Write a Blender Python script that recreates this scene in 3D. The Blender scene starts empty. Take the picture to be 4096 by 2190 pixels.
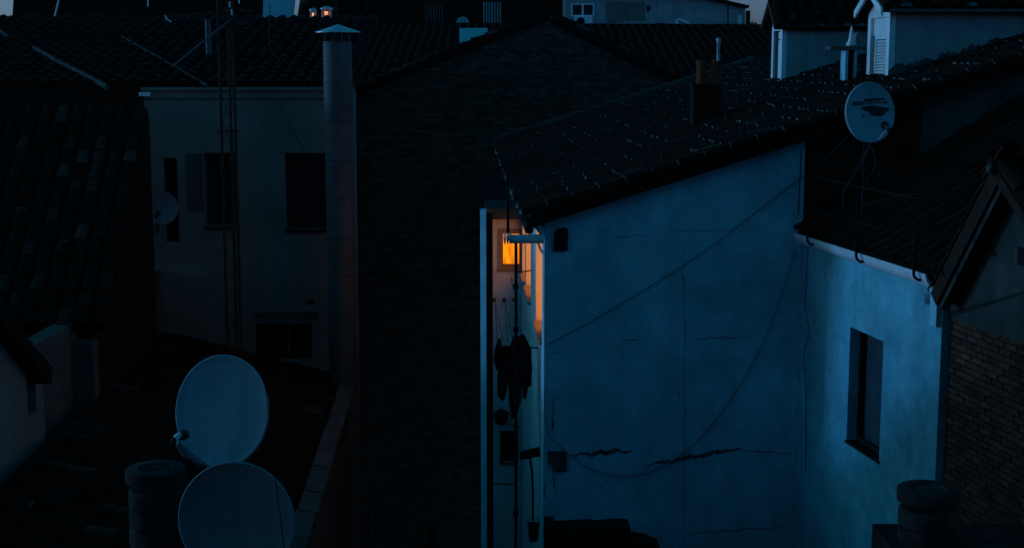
import bpy, bmesh, math, random
from mathutils import Vector, Matrix
random.seed(7)
R = math.radians
scene = bpy.context.scene
col = scene.collection

# ------------------------------------------------------------------ camera
CAMZ = 14.0
FPX = 5689.0                     # focal length in photo pixels (photo 4096 wide)
PITCH = R(8.5)
cam = bpy.data.cameras.new('camera')
cam.sensor_width = 36.0
cam.lens = 36.0 * FPX / 4096.0
cam.clip_start = 0.1
cam.clip_end = 20000
camo = bpy.data.objects.new('camera', cam)
camo.location = (0, 0, CAMZ)
camo.rotation_euler = (R(90) - PITCH, 0, 0)
col.objects.link(camo)
scene.camera = camo

# ------------------------------------------------------------------ dusk sky
SUN_EL, SUN_AZ = 4.2, -77.0      # degrees; azimuth measured from the view direction, negative = left
world = bpy.data.worlds.new('World')
scene.world = world
world.use_nodes = True
nt = world.node_tree
nt.nodes.clear()
sky = nt.nodes.new('ShaderNodeTexSky')
sky.sky_type = 'NISHITA'
sky.sun_disc = False
sky.sun_elevation = R(SUN_EL)
sky.sun_rotation = R(SUN_AZ)
sky.altitude = 300
sky.air_density = 1.0
sky.dust_density = 1.6
sky.ozone_density = 2.0
# blue-hour white balance: lilac blue low down, deep teal blue overhead, the same all the way round
geo = nt.nodes.new('ShaderNodeTexCoord')
sep = nt.nodes.new('ShaderNodeSeparateXYZ')
mr = nt.nodes.new('ShaderNodeMapRange'); mr.interpolation_type = 'SMOOTHSTEP'
mr.inputs[1].default_value = 0.0; mr.inputs[2].default_value = 0.42
tcol = nt.nodes.new('ShaderNodeMix'); tcol.data_type = 'RGBA'
tcol.inputs[6].default_value = (0.36, 0.70, 2.5, 1)
tcol.inputs[7].default_value = (0.04, 0.96, 1.24, 1)
tint = nt.nodes.new('ShaderNodeMix')
tint.data_type = 'RGBA'; tint.blend_type = 'MULTIPLY'
tint.inputs[0].default_value = 1.0
bg = nt.nodes.new('ShaderNodeBackground')
bg.inputs[1].default_value = 0.148
out = nt.nodes.new('ShaderNodeOutputWorld')
nt.links.new(geo.outputs['Generated'], sep.inputs[0])
nt.links.new(sep.outputs[2], mr.inputs[0])
nt.links.new(mr.outputs[0], tcol.inputs[0])
nt.links.new(tcol.outputs[2], tint.inputs[7])
nt.links.new(sky.outputs[0], tint.inputs[6])
nt.links.new(tint.outputs[2], bg.inputs[0])
nt.links.new(bg.outputs[0], out.inputs[0])

sun = bpy.data.lights.new('sun', 'SUN')
sun.energy = 0.75
sun.angle = R(4.5)
sun.color = (0.10, 0.405, 1.0)
suno = bpy.data.objects.new('sun', sun)
sd = Vector((math.sin(R(SUN_AZ)) * math.cos(R(SUN_EL)), math.cos(R(SUN_AZ)) * math.cos(R(SUN_EL)), math.sin(R(SUN_EL))))
suno.rotation_euler = sd.to_track_quat('Z', 'Y').to_euler()
suno.location = (-30, 0, 40)
col.objects.link(suno)

scene.view_settings.view_transform = 'Standard'
scene.view_settings.look = 'None'
scene.view_settings.exposure = 0.0
scene.view_settings.gamma = 1.0
scene.render.engine = 'CYCLES'

# ------------------------------------------------------------------ helpers
CP, SP = math.cos(PITCH), math.sin(PITCH)
CAM = Vector((0, 0, CAMZ))
def ray(u, v):
    dx = (u - 2048) / FPX; dy = (1095 - v) / FPX
    return Vector((dx, CP + SP * dy, -SP + CP * dy))
def W(u, v, Y):
    d = ray(u, v); return CAM + d * (Y / d.y)
def onplane(u, v, p0, n):
    d = ray(u, v); return CAM + d * ((Vector(p0) - CAM).dot(n) / d.dot(n))
def project(p):
    q = Vector(p) - CAM
    zc = q.y * CP - q.z * SP
    yc = q.y * SP + q.z * CP
    if zc < 0.1: return (-9999, -9999)
    return (2048 + FPX * q.x / zc, 1095 - FPX * yc / zc)
def inframe(p, m=30):
    u, v = project(p)
    return -m < u < 4096 + m and -m < v < 2190 + m
UP = Vector((0, 0, 1))

class MB:
    def __init__(s): s.v = []; s.f = []; s.m = []
    def add(s, vs, fs, m=0):
        o = len(s.v); s.v += [Vector(x) for x in vs]
        for f in fs: s.f.append([i + o for i in f]); s.m.append(m)
        return s
    def obox(s, o, ax, ay, az, m=0):
        o = Vector(o); ax = Vector(ax); ay = Vector(ay); az = Vector(az)
        vs = [o, o + ax, o + ax + ay, o + ay, o + az, o + ax + az, o + ax + ay + az, o + ay + az]
        return s.add(vs, [(0, 3, 2, 1), (4, 5, 6, 7), (0, 1, 5, 4), (1, 2, 6, 5), (2, 3, 7, 6), (3, 0, 4, 7)], m)
    def box(s, x0, x1, y0, y1, z0, z1, m=0):
        return s.obox((x0, y0, z0), (x1 - x0, 0, 0), (0, y1 - y0, 0), (0, 0, z1 - z0), m)
    def prism(s, poly, vec, m=0):
        n = len(poly); poly = [Vector(p) for p in poly]; vec = Vector(vec)
        vs = poly + [p + vec for p in poly]
        fs = [tuple(range(n))[::-1], tuple(range(n, 2 * n))] + [(i, (i + 1) % n, n + (i + 1) % n, n + i) for i in range(n)]
        return s.add(vs, fs, m)
    def tube(s, pts, r, n=8, m=0):
        pts = [Vector(p) for p in pts]; k = len(pts)
        rr = r if isinstance(r, (list, tuple)) else [r] * k
        vs = []; prev = None
        for i, p in enumerate(pts):
            d = (pts[min(i + 1, k - 1)] - pts[max(i - 1, 0)]).normalized()
            ref = Vector((0, 0, 1)) if abs(d.z) < 0.9 else Vector((1, 0, 0))
            if prev is not None:
                x = (prev - d * prev.dot(d))
                x = x.normalized() if x.length > 1e-5 else d.cross(ref).normalized()
            else: x = d.cross(ref).normalized()
            prev = x; y = d.cross(x)
            for j in range(n):
                a = 2 * math.pi * j / n
                vs.append(p + (x * math.cos(a) + y * math.sin(a)) * rr[i])
        fs = []
        for i in range(k - 1):
            for j in range(n):
                fs.append((i * n + j, i * n + (j + 1) % n, (i + 1) * n + (j + 1) % n, (i + 1) * n + j))
        fs.append(tuple(range(n))[::-1]); fs.append(tuple(range((k - 1) * n, k * n)))
        return s.add(vs, fs, m)
    def lathe(s, c, prof, n=24, axis=UP, m=0):
        c = Vector(c); axis = Vector(axis).normalized()
        ref = Vector((1, 0, 0)) if abs(axis.x) < 0.9 else Vector((0, 1, 0))
        x = axis.cross(ref).normalized(); y = axis.cross(x)
        vs = []
        for (r, h) in prof:
            for j in range(n):
                a = 2 * math.pi * j / n
                vs.append(c + axis * h + (x * math.cos(a) + y * math.sin(a)) * max(r, 1e-4))
        k = len(prof); fs = []
        for i in range(k - 1):
            for j in range(n):
                fs.append((i * n + j, i * n + (j + 1) % n, (i + 1) * n + (j + 1) % n, (i + 1) * n + j))
        if prof[0][0] > 1e-3: fs.append(tuple(range(n))[::-1])
        if prof[-1][0] > 1e-3: fs.append(tuple(range((k - 1) * n, k * n)))
        return s.add(vs, fs, m)
    def mesh(s, name, mats, org=(0, 0, 0), smooth=False, recalc=True):
        me = bpy.data.meshes.new(name)
        o = Vector(org)
        me.from_pydata([v - o for v in s.v], [], s.f)
        mats = mats if isinstance(mats, (list, tuple)) else [mats]
        for mt in mats: me.materials.append(mt)
        for p, mi in zip(me.polygons, s.m):
            p.material_index = mi
        if recalc:
            bm = bmesh.new(); bm.from_mesh(me)
            bmesh.ops.recalc_face_normals(bm, faces=bm.faces)
            bm.to_mesh(me); bm.free()
        if smooth:
            for p in me.polygons: p.use_smooth = True
            try: me.set_sharp_from_angle(angle=R(38))
            except Exception: pass
        me.update()
        return me
    def build(s, name, mats, parent=None, smooth=False, org=None):
        if parent is not None: org = ORG[parent.name]
        elif org is None:
            org = s.v[0]
        o = bpy.data.objects.new(name, s.mesh(name, mats, org, smooth))
        col.objects.link(o)
        if parent is None: o.location = org
        else: o.parent = parent
        ORG[o.name] = Vector(org)
        return o
ORG = {}
def tag(o, label, cat=None, group=None):
    o['label'] = label
    if cat: o['category'] = cat
    if group: o['group'] = group
    return o
def thing(name, label, cat, loc, group=None):
    o = bpy.data.objects.new(name, None)
    o.location = loc; o.empty_display_size = 0.2
    col.objects.link(o); ORG[o.name] = Vector(loc)
    return tag(o, label, cat, group)
def structure(o): o['kind'] = 'structure'; return o
def stuff(o): o['kind'] = 'stuff'; return o

# ------------------------------------------------------------------ materials
def mat(name, c1, c2, scale=6.0, rough=0.85, bump=0.15, bscale=40.0, metal=0.0, streak=0.0, spots=None, streak_axis_scale=(7, 7, .5), grit=0.0, blotch=0.0):
    m = bpy.data.materials.new(name); m.use_nodes = True
    n = m.node_tree.nodes; l = m.node_tree.links
    b = n['Principled BSDF']
    b.inputs['Roughness'].default_value = rough; b.inputs['Metallic'].default_value = metal
    if rough >= .85: b.inputs['Specular IOR Level'].default_value = .08
    tc = n.new('ShaderNodeNewGeometry')
    nz = n.new('ShaderNodeTexNoise'); nz.inputs['Scale'].default_value = scale
    nz.inputs['Detail'].default_value = 6; nz.inputs['Roughness'].default_value = 0.62
    l.new(tc.outputs['Position'], nz.inputs['Vector'])
    rp = n.new('ShaderNodeValToRGB')
    rp.color_ramp.elements[0].position = 0.32; rp.color_ramp.elements[1].position = 0.68
    rp.color_ramp.elements[0].color = (*c1, 1); rp.color_ramp.elements[1].color = (*c2, 1)
    l.new(nz.outputs[0], rp.inputs[0])
    cur = rp.outputs[0]
    if streak > 0:
        mp = n.new('ShaderNodeMapping'); mp.inputs['Scale'].default_value = streak_axis_scale
        l.new(tc.outputs['Position'], mp.inputs['Vector'])
        n2 = n.new('ShaderNodeTexNoise'); n2.inputs['Scale'].default_value = 1.0; n2.inputs['Detail'].default_value = 5
        l.new(mp.outputs[0], n2.inputs['Vector'])
        r2 = n.new('ShaderNodeValToRGB')
        r2.color_ramp.elements[0].position = 0.35; r2.color_ramp.elements[1].position = 0.6
        r2.color_ramp.elements[0].color = (1 - streak,) * 3 + (1,); r2.color_ramp.elements[1].color = (1, 1, 1, 1)
        l.new(n2.outputs[0], r2.inputs[0])
        mx = n.new('ShaderNodeMix'); mx.data_type = 'RGBA'; mx.blend_type = 'MULTIPLY'; mx.inputs[0].default_value = 1
        l.new(cur, mx.inputs[6]); l.new(r2.outputs[0], mx.inputs[7]); cur = mx.outputs[2]
    if blotch > 0:
        n3 = n.new('ShaderNodeTexNoise'); n3.inputs['Scale'].default_value = .55; n3.inputs['Detail'].default_value = 8; n3.inputs['Roughness'].default_value = .7; n3.inputs['Distortion'].default_value = .6
        l.new(tc.outputs['Position'], n3.inputs['Vector'])
        r3 = n.new('ShaderNodeValToRGB'); r3.color_ramp.elements[0].position = .36; r3.color_ramp.elements[1].position = .62
        r3.color_ramp.elements[0].color = (1 - blotch,) * 3 + (1,); r3.color_ramp.elements[1].color = (1, 1, 1, 1)
        l.new(n3.outputs[0], r3.inputs[0])
        mx = n.new('ShaderNodeMix'); mx.data_type = 'RGBA'; mx.blend_type = 'MULTIPLY'; mx.inputs[0].default_value = 1
        l.new(cur, mx.inputs[6]); l.new(r3.outputs[0], mx.inputs[7]); cur = mx.outputs[2]
    if grit > 0:
        n4 = n.new('ShaderNodeTexNoise'); n4.inputs['Scale'].default_value = 75; n4.inputs['Detail'].default_value = 3; n4.inputs['Roughness'].default_value = .8
        l.new(tc.outputs['Position'], n4.inputs['Vector'])
        r4 = n.new('ShaderNodeMapRange'); r4.inputs[1].default_value = .3; r4.inputs[2].default_value = .7; r4.inputs[3].default_value = 1 - grit; r4.inputs[4].default_value = 1 + grit
        l.new(n4.outputs[0], r4.inputs[0])
        mx = n.new('ShaderNodeMix'); mx.data_type = 'RGBA'; mx.blend_type = 'MULTIPLY'; mx.inputs[0].default_value = 1
        l.new(cur, mx.inputs[6]); l.new(r4.outputs[0], mx.inputs[7]); cur = mx.outputs[2]
    # per-object variation
    oi = n.new('ShaderNodeObjectInfo')
    if spots:
        ma = n.new('ShaderNodeMapRange'); ma.inputs[3].default_value = 1 - spots; ma.inputs[4].default_value = 1 + spots
        m1 = n.new('ShaderNodeMath'); m1.operation = 'MULTIPLY'; m1.inputs[1].default_value = 7.13
        m2 = n.new('ShaderNodeMath'); m2.operation = 'ADD'
        m3 = n.new('ShaderNodeMath'); m3.operation = 'FRACT'
        l.new(tc.outputs['Random Per Island'], m1.inputs[0]); l.new(m1.outputs[0], m2.inputs[0]); l.new(oi.outputs['Random'], m2.inputs[1])
        l.new(m2.outputs[0], m3.inputs[0]); l.new(m3.outputs[0], ma.inputs[0])
        mx = n.new('ShaderNodeMix'); mx.data_type = 'RGBA'; mx.blend_type = 'MULTIPLY'; mx.inputs[0].default_value = 1
        l.new(cur, mx.inputs[6]); l.new(ma.outputs[0], mx.inputs[7]); cur = mx.outputs[2]
    l.new(cur, b.inputs['Base Color'])
    if bump > 0:
        nb = n.new('ShaderNodeTexNoise'); nb.inputs['Scale'].default_value = bscale; nb.inputs['Detail'].default_value = 4
        l.new(tc.outputs['Position'], nb.inputs['Vector'])
        bp = n.new('ShaderNodeBump'); bp.inputs['Strength'].default_value = bump; bp.inputs['Distance'].default_value = 0.02
        l.new(nb.outputs[0], bp.inputs['Height']); l.new(bp.outputs[0], b.inputs['Normal'])
    return m
def glow(name, c1, c2, s):
    m = bpy.data.materials.new(name); m.use_nodes = True
    n = m.node_tree.nodes; l = m.node_tree.links
    b = n['Principled BSDF']; b.inputs['Base Color'].default_value = (.3, .2, .1, 1)
    tc = n.new('ShaderNodeNewGeometry'); mp = n.new('ShaderNodeMapping'); mp.inputs['Scale'].default_value = (16, 16, 3.5)
    nz = n.new('ShaderNodeTexNoise'); nz.inputs['Scale'].default_value = 1
    rp = n.new('ShaderNodeValToRGB'); rp.color_ramp.elements[0].position = .38; rp.color_ramp.elements[1].position = .62
    rp.color_ramp.elements[0].color = (*c1, 1); rp.color_ramp.elements[1].color = (*c2, 1)
    l.new(tc.outputs['Position'], mp.inputs[0]); l.new(mp.outputs[0], nz.inputs[0]); l.new(nz.outputs[0], rp.inputs[0])
    l.new(rp.outputs[0], b.inputs['Emission Color']); b.inputs['Emission Strength'].default_value = s
    return m
M = {}
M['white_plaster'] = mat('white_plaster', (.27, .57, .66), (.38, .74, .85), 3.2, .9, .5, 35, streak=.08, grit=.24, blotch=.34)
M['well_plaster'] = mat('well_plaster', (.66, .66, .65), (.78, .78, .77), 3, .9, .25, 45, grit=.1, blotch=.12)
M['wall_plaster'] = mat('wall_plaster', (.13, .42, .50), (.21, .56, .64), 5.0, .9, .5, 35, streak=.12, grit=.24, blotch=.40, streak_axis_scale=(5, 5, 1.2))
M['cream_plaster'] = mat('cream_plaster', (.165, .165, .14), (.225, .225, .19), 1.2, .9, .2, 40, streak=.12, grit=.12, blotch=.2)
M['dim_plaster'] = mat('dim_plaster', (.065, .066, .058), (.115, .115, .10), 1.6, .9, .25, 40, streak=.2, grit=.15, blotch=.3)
M['grey_plaster'] = mat('grey_plaster', (.26, .28, .28), (.42, .43, .42), 1.6, .9, .25, 40, streak=.2)
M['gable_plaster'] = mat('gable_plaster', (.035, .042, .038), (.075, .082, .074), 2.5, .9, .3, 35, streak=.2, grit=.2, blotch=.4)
M['stained_plaster'] = mat('stained_plaster', (.035, .042, .042), (.12, .13, .13), 6, .95, .3, 30)
M['white_paint'] = mat('white_paint', (.74, .74, .74), (.84, .84, .84), 8, .55, .08, 60)
M['white_metal'] = mat('white_metal', (.66, .67, .68), (.76, .77, .78), 10, .45, .03, 60)
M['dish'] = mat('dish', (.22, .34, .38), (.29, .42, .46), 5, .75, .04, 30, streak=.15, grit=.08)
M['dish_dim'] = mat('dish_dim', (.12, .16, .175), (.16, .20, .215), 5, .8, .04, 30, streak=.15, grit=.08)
M['tile'] = mat('tile', (.014, .0055, .0035), (.034, .012, .0075), 9, .95, .35, 60, spots=.45)
M['tile_pale'] = mat('tile_pale', (.035, .02, .014), (.075, .045, .034), 9, .95, .35, 60, spots=.45)
M['mortar'] = mat('mortar', (.05, .075, .075), (.15, .19, .19), 12, .95, .3, 80)
M['roof_under'] = mat('roof_under', (.010, .006, .004), (.022, .012, .008), 5, .95, .2, 40)
M['brick'] = mat('brick', (.06, .038, .028), (.14, .09, .065), 5, .95, .3, 70, spots=.4)
M['brick_red'] = mat('brick_red', (.05, .02, .013), (.11, .045, .03), 5, .95, .3, 70, spots=.35)
M['joint'] = mat('joint', (.04, .038, .034), (.08, .075, .068), 8, .98, .3, 60)
M['black_metal'] = mat('black_metal', (.010, .009, .008), (.018, .016, .014), 20, .86, .05, 60)
M['grey_metal'] = mat('grey_metal', (.04, .048, .052), (.07, .08, .085), 9, .7, .05, 40, metal=.0, spots=.2)
M['rust_metal'] = mat('rust_metal', (.03, .022, .016), (.06, .045, .034), 14, .86, .1, 60)
M['zinc'] = mat('zinc', (.42, .44, .46), (.55, .57, .6), 6, .42, .05, 30, metal=.35)
M['terracotta'] = mat('terracotta', (.2, .045, .022), (.3, .07, .035), 9, .9, .2, 60)
M['concrete'] = mat('concrete', (.022, .020, .018), (.07, .06, .052), 7, .92, .6, 30, spots=.25, grit=.3, blotch=.4)
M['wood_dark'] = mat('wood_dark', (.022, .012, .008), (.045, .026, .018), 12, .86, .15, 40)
M['wood'] = mat('wood', (.24, .17, .12), (.36, .26, .19), 12, .75, .15, 40)
M['glass_dark'] = mat('glass_dark', (.012, .014, .016), (.022, .024, .026), 4, .12, .0, 10)
M['glass_grey'] = mat('glass_grey', (.03, .045, .055), (.06, .08, .09), 3, .2, .0, 10)
M['cloth_black'] = mat('cloth_black', (.008, .008, .010), (.018, .018, .022), 12, .95, .2, 80)
M['cloth_blue'] = mat('cloth_blue', (.012, .014, .022), (.025, .028, .04), 12, .95, .2, 80)
M['cable'] = mat('cable', (.07, .12, .135), (.11, .18, .2), 10, .7, 0)
M['cable_dim'] = mat('cable_dim', (.03, .04, .042), (.05, .065, .07), 10, .9, 0)
M['cable_pale'] = mat('cable_pale', (.3, .3, .31), (.4, .4, .41), 10, .6, 0)
M['asphalt'] = mat('asphalt', (.035, .035, .036), (.06, .06, .06), 3, .95, .2, 60)
M['decal'] = mat('decal', (.012, .012, .014), (.02, .02, .022), 10, .7, 0)
M['dark_brick_wall'] = mat('dark_brick_wall', (.014, .008, .006), (.036, .02, .014), 3, .95, .3, 30)
M['lit_window'] = glow('lit_window', (.55, .13, .0), (1.0, .27, .0), 1.35)
M['lit_room'] = glow('lit_room', (1.0, .27, .03), (1.0, .33, .05), 1.8)
M['vent_glint'] = glow('vent_glint', (1.0, .28, .06), (1.0, .5, .25), 1.3)  # emission in place of the orange reflection on the metal cowls

# ------------------------------------------------------------------ tiles and bricks
def tile_mesh(name, L=.42, r0=.088, r1=.074, mortar=False, pale=False, seg=6, seed=0):
    """barrel cover tile; +x points up the slope, lower end at x=0"""
    rnd = random.Random(seed)
    mb = MB(); vs = []; th = .016
    for (x, r, dz) in ((0, r0, .030), (L, r1, -.004)):
        for rad in (r, r - th):
            for j in range(seg + 1):
                a = math.pi * j / seg
                vs.append((x, math.cos(a) * rad * 1.08, math.sin(a) * rad * .92 + dz))
    k = seg + 1; fs = []
    for j in range(seg):
        fs.append((j, j + 1, 2 * k + j + 1, 2 * k + j))           # outer
        fs.append((j, k + j, k + j + 1, j + 1))                   # lower rim
    mb.add(vs, fs, 0)
    if mortar:
        pv = [(-.003, math.cos(math.pi * j / seg) * r0 * 1.0, math.sin(math.pi * j / seg) * r0 * .86 * rnd.uniform(.85, 1.0) + .026) for j in range(seg + 1)]
        pv.append((-rnd.uniform(.035, .055), rnd.uniform(-.01, .01), .05))
        mb.add(pv, [(j, seg + 1, j + 1) for j in range(seg)] + [(seg, seg + 1, 0)], 1)
    return mb.mesh(name, [M['tile_pale'] if pale else M['tile'], M['mortar']], recalc=False)
TILES = [tile_mesh('tile', seed=i) for i in range(2)]
TILES_M = [tile_mesh('tile', mortar=True, seed=i) for i in range(2)]
TILES_P = [tile_mesh('tile', pale=True, seed=9)]

def place_children(parent, name, items, limit=300, restname=None):
    """items: (mesh, matrix_world). The nearest in view become objects, the rest one joined stuff part."""
    vis = [it for it in items if inframe(it[1].translation)]
    hid = [it for it in items if not inframe(it[1].translation)]
    vis.sort(key=lambda it: (it[1].translation - CAM).length)
    org = ORG[parent.name]; T = Matrix.Translation(-org)
    for me, mw in vis[:limit]:
        o = bpy.data.objects.new(name, me); o.matrix_local = T @ mw
        o.parent = parent; o.matrix_local = T @ mw
        col.objects.link(o)
    rest = vis[limit:] + hid
    if rest:
        V = []; F = []; MI = []; mats = list(rest[0][0].materials)
        for me, mw in rest:
            o = len(V); X = T @ mw
            V += [X @ v.co for v in me.vertices]
            for p in me.polygons: F.append([i + o for i in p.vertices]); MI.append(p.material_index)
        me2 = bpy.data.meshes.new(restname or name + 's'); me2.from_pydata(V, [], F)
        for mt in mats: me2.materials.append(mt)
        for p, mi in zip(me2.polygons, MI): p.material_index = mi
        o = bpy.data.objects.new(restname or name + 's', me2); o.parent = parent; col.objects.link(o); stuff(o)

def tile_roof(parent, O, su, up, width, length, pitch=.235, expo=.32, thick=.09, mortar=.5, limit=300, pale=.06, slab_name='roof', keep=None, slab=True, jit=1.0):
    """O lower corner on top of the slab; su unit along the eave; up unit up the slope."""
    su = Vector(su).normalized(); up = Vector(up).normalized(); nrm = su.cross(up).normalized()
    if nrm.z < 0: nrm = -nrm
    O = Vector(O)
    mb = MB(); mb.obox(O - nrm * thick, su * width, up * length, nrm * thick)
    rf = mb.build(slab_name, M['roof_under'], parent)
    nc = max(1, int(round(width / pitch))); pw = width / nc; nr = max(1, int(length / expo))
    items = []
    for c in range(nc):
        for r in range(nr):
            p = O + su * (pw * (c + .5)) + up * (r * expo - .03) + nrm * (.006 * (r == 0))
            p = p + su * random.uniform(-.010, .010) * jit + up * random.uniform(-.02, .02) * jit + nrm * (.012 + random.uniform(0, .01) * jit)
            if keep and not keep(p): continue
            x = (up + nrm * .03 + su * random.uniform(-.035, .035) * jit).normalized()
            yy = nrm.cross(x).normalized(); zz = x.cross(yy)
            mw = Matrix((( x.x, yy.x, zz.x, p.x), (x.y, yy.y, zz.y, p.y), (x.z, yy.z, zz.z, p.z), (0, 0, 0, 1)))
            sc = pw / .235
            mw = mw @ Matrix.Diagonal((expo / .32, sc, sc, 1))
            q = random.random()
            me = random.choice(TILES_P) if q < pale else (random.choice(TILES_M) if q < pale + mortar else random.choice(TILES))
            items.append((me, mw))
    # one material list for joined rest: keep meshes of the same slots
    place_children(rf, 'tile', items, limit, 'roof_tiles')
    return rf

def brick_mesh(w, h, d, m, name='brick'):
    mb = MB(); c = .004
    mb.box(0, w, 0, d, 0, h)
    return mb.mesh(name, m)
def brick_field(parent, O, ux, n_out, poly, m, bw=.25, bh=.048, joint=.011, d=.03, limit=300):
    """bricks on a plane; poly in (a,z) plane coords relative to O; n_out outward normal."""
    ux = Vector(ux).normalized(); n = Vector(n_out).normalized()
    def inside(a, z):
        c = False; k = len(poly)
        for i in range(k):
            (x1, y1), (x2, y2) = poly[i], poly[(i + 1) % k]
            if (y1 > z) != (y2 > z) and a < (x2 - x1) * (z - y1) / (y2 - y1) + x1: c = not c
        return c
    a0 = min(p[0] for p in poly); a1 = max(p[0] for p in poly); z0 = min(p[1] for p in poly); z1 = max(p[1] for p in poly)
    me = brick_mesh(bw - joint, bh, d, m); half = brick_mesh(bw / 2 - joint, bh, d, m)
    items = []; row = 0; z = z0
    while z < z1:
        a = a0 - (bw / 2 if row % 2 else 0)
        while a < a1:
            if inside(a + .02, z + bh / 2) and inside(a + bw - .03, z + bh / 2):
                off = random.uniform(-.006, .006); mm = me; aa = a
            elif inside(a + bw / 2 + .01, z + bh / 2) and inside(a + bw - .03, z + bh / 2):
                off = random.uniform(-.006, .006); mm = half; aa = a + bw / 2
            elif inside(a + .02, z + bh / 2) and inside(a + bw / 2 - .03, z + bh / 2):
                off = random.uniform(-.006, .006); mm = half; aa = a
            else: mm = None
            if mm:
                p = O + ux * aa + UP * (z + random.uniform(-.002, .002)) + n * off
                mw = Matrix(((ux.x, n.x, 0, p.x), (ux.y, n.y, 0, p.y), (0, 0, 1, p.z), (0, 0, 0, 1)))
                items.append((mm, mw))
            a += bw
        z += bh + joint; row += 1
    place_children(parent, 'brick', items, limit, 'bricks')

def wall_with_holes(mb, O, ux, n, a0, a1, z0, z1, holes, t=.25, m=0):
    """rectangular wall grid with rectangular openings, thickness t behind the face. holes (a0,a1,z0,z1)"""
    xs = sorted(set([a0, a1] + [h[0] for h in holes] + [h[1] for h in holes])); xs = [x for x in xs if a0 <= x <= a1]
    zs = sorted(set([z0, z1] + [h[2] for h in holes] + [h[3] for h in holes])); zs = [z for z in zs if z0 <= z <= z1]
    ux = Vector(ux); n = Vector(n)
    def solid(i, j):
        if i < 0 or j < 0 or i >= len(xs) - 1 or j >= len(zs) - 1: return False
        xc = (xs[i] + xs[i + 1]) / 2; zc = (zs[j] + zs[j + 1]) / 2
        return not any(h[0] < xc < h[1] and h[2] < zc < h[3] for h in holes)
    P = lambda a, z, d: O + ux * a + UP * z - n * d
    for i in range(len(xs) - 1):
        for j in range(len(zs) - 1):
            if not solid(i, j): continue
            A, B, C, D = xs[i], xs[i + 1], zs[j], zs[j + 1]
            mb.add([P(A, C, 0), P(B, C, 0), P(B, D, 0), P(A, D, 0)], [(0, 1, 2, 3)], m)
            mb.add([P(A, C, t), P(B, C, t), P(B, D, t), P(A, D, t)], [(3, 2, 1, 0)], m)
            for (di, dj, q) in ((-1, 0, [(A, C), (A, D)]), (1, 0, [(B, C), (B, D)]), (0, -1, [(A, C), (B, C)]), (0, 1, [(A, D), (B, D)])):
                if not solid(i + di, j + dj):
                    (p, q2) = q
                    mb.add([P(*p, 0), P(*q2, 0), P(*q2, t), P(*p, t)], [(0, 1, 2, 3)], m)
    return mb

def irregular(pts_line, wfun, plane, n, seed, thick=.004):
    """thin ragged crack or patch following a pixel line on a plane; returns MB"""
    rnd = random.Random(seed); top = []; bot = []
    for i in range(len(pts_line) - 1):
        (u0, v0), (u1, v1) = pts_line[i], pts_line[i + 1]
        k = max(2, int(math.hypot(u1 - u0, v1 - v0) / 9))
        for j in range(k + (1 if i == len(pts_line) - 2 else 0)):
            f = j / k; u = u0 + (u1 - u0) * f; v = v0 + (v1 - v0) * f
            g = (i + f) / (len(pts_line) - 1)
            w = wfun(g)
            vert = abs(u1 - u0) < abs(v1 - v0)
            du, dv = (w, 0) if vert else (0, w)
            jt = rnd.uniform(-2.5, 2.5) + 3 * math.sin(g * 23 + seed)
            top.append((u - du * rnd.uniform(.35, 1) + (jt if vert else 0), v - dv * rnd.uniform(.35, 1) + (0 if vert else jt)))
            bot.append((u + du * rnd.uniform(.35, 1) + (jt if vert else 0), v + dv * rnd.uniform(.35, 1) + (0 if vert else jt)))
    mb = MB(); k = len(top)
    A = [onplane(u, v, plane, n) for u, v in top]; B = [onplane(u, v, plane, n) for u, v in bot]
    vs = [p + n * thick for p in A] + [p + n * thick for p in B] + [p - n * .002 for p in A] + [p - n * .002 for p in B]
    fs = []
    for i in range(k - 1):
        fs += [(i, i + 1, k + i + 1, k + i), (i, 2 * k + i, 2 * k + i + 1, i + 1), (k + i, k + i + 1, 3 * k + i + 1, 3 * k + i)]
    return mb.add(vs, fs)

# ================================================================== SETTING
g = MB(); g.box(-6000, 6000, -100, 12000, -.5, 0)
structure(g.build('ground', M['asphalt'], org=(0, 0, 0)))

# ------------------------------------------------------------------ house A : white gable house
OA = W(2178, 1000, 17.0); OA.z = 0
th = R(2.0)
AX = Vector((math.cos(th), math.sin(th), 0)); AY = Vector((-math.sin(th), math.cos(th), 0)); AN = -AY
def Apt(a, b, z): return OA + AX * a + AY * b + UP * z
ZV0 = W(2178, 884, 17.0).z
AR = onplane(3222, 556, Apt(0, 0, 0), AN); a_w = (AR - OA).dot(AX)
SL = (AR.z - ZV0) / a_w
A_len = 8.5
houseA = thing('gable_house', 'white gabled house with cracked plaster wall and sloping brown tiled roof', 'house', Apt(0, 0, 0))
def zs(a): return ZV0 + SL * a           # soffit height
# gable wall
mb = MB()
mb.prism([Apt(0, 0, 0), Apt(a_w, 0, 0), Apt(a_w, 0, zs(a_w)), Apt(0, 0, zs(0))], AY * .3)
mb.build('gable_wall', M['white_plaster'], houseA)
a_m = a_of0 = (onplane(3690, 420, Apt(0, 0, 0), AN) - OA).dot(AX)
mb = MB()
mb.prism([Apt(a_w + .002, .02, 0), Apt(a_m, .02, 0), Apt(a_m, .02, zs(a_m)), Apt(a_w + .002, .02, zs(a_w))], AY * .28)
tag(mb.build('upper_gable_wall', M['dark_brick_wall'], houseA), 'bare dark upper part of the gable behind the right roof')
mb = MB()
mb.prism([Apt(a_m + .002, .02, 0), Apt(A_len, .02, 0), Apt(A_len, .02, zs(A_len)), Apt(a_m + .002, .02, zs(a_m))], AY * .28)
tag(mb.build('upper_gable_wall', M['dim_plaster'], houseA), 'dim plaster end of the gable at the right edge')
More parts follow.
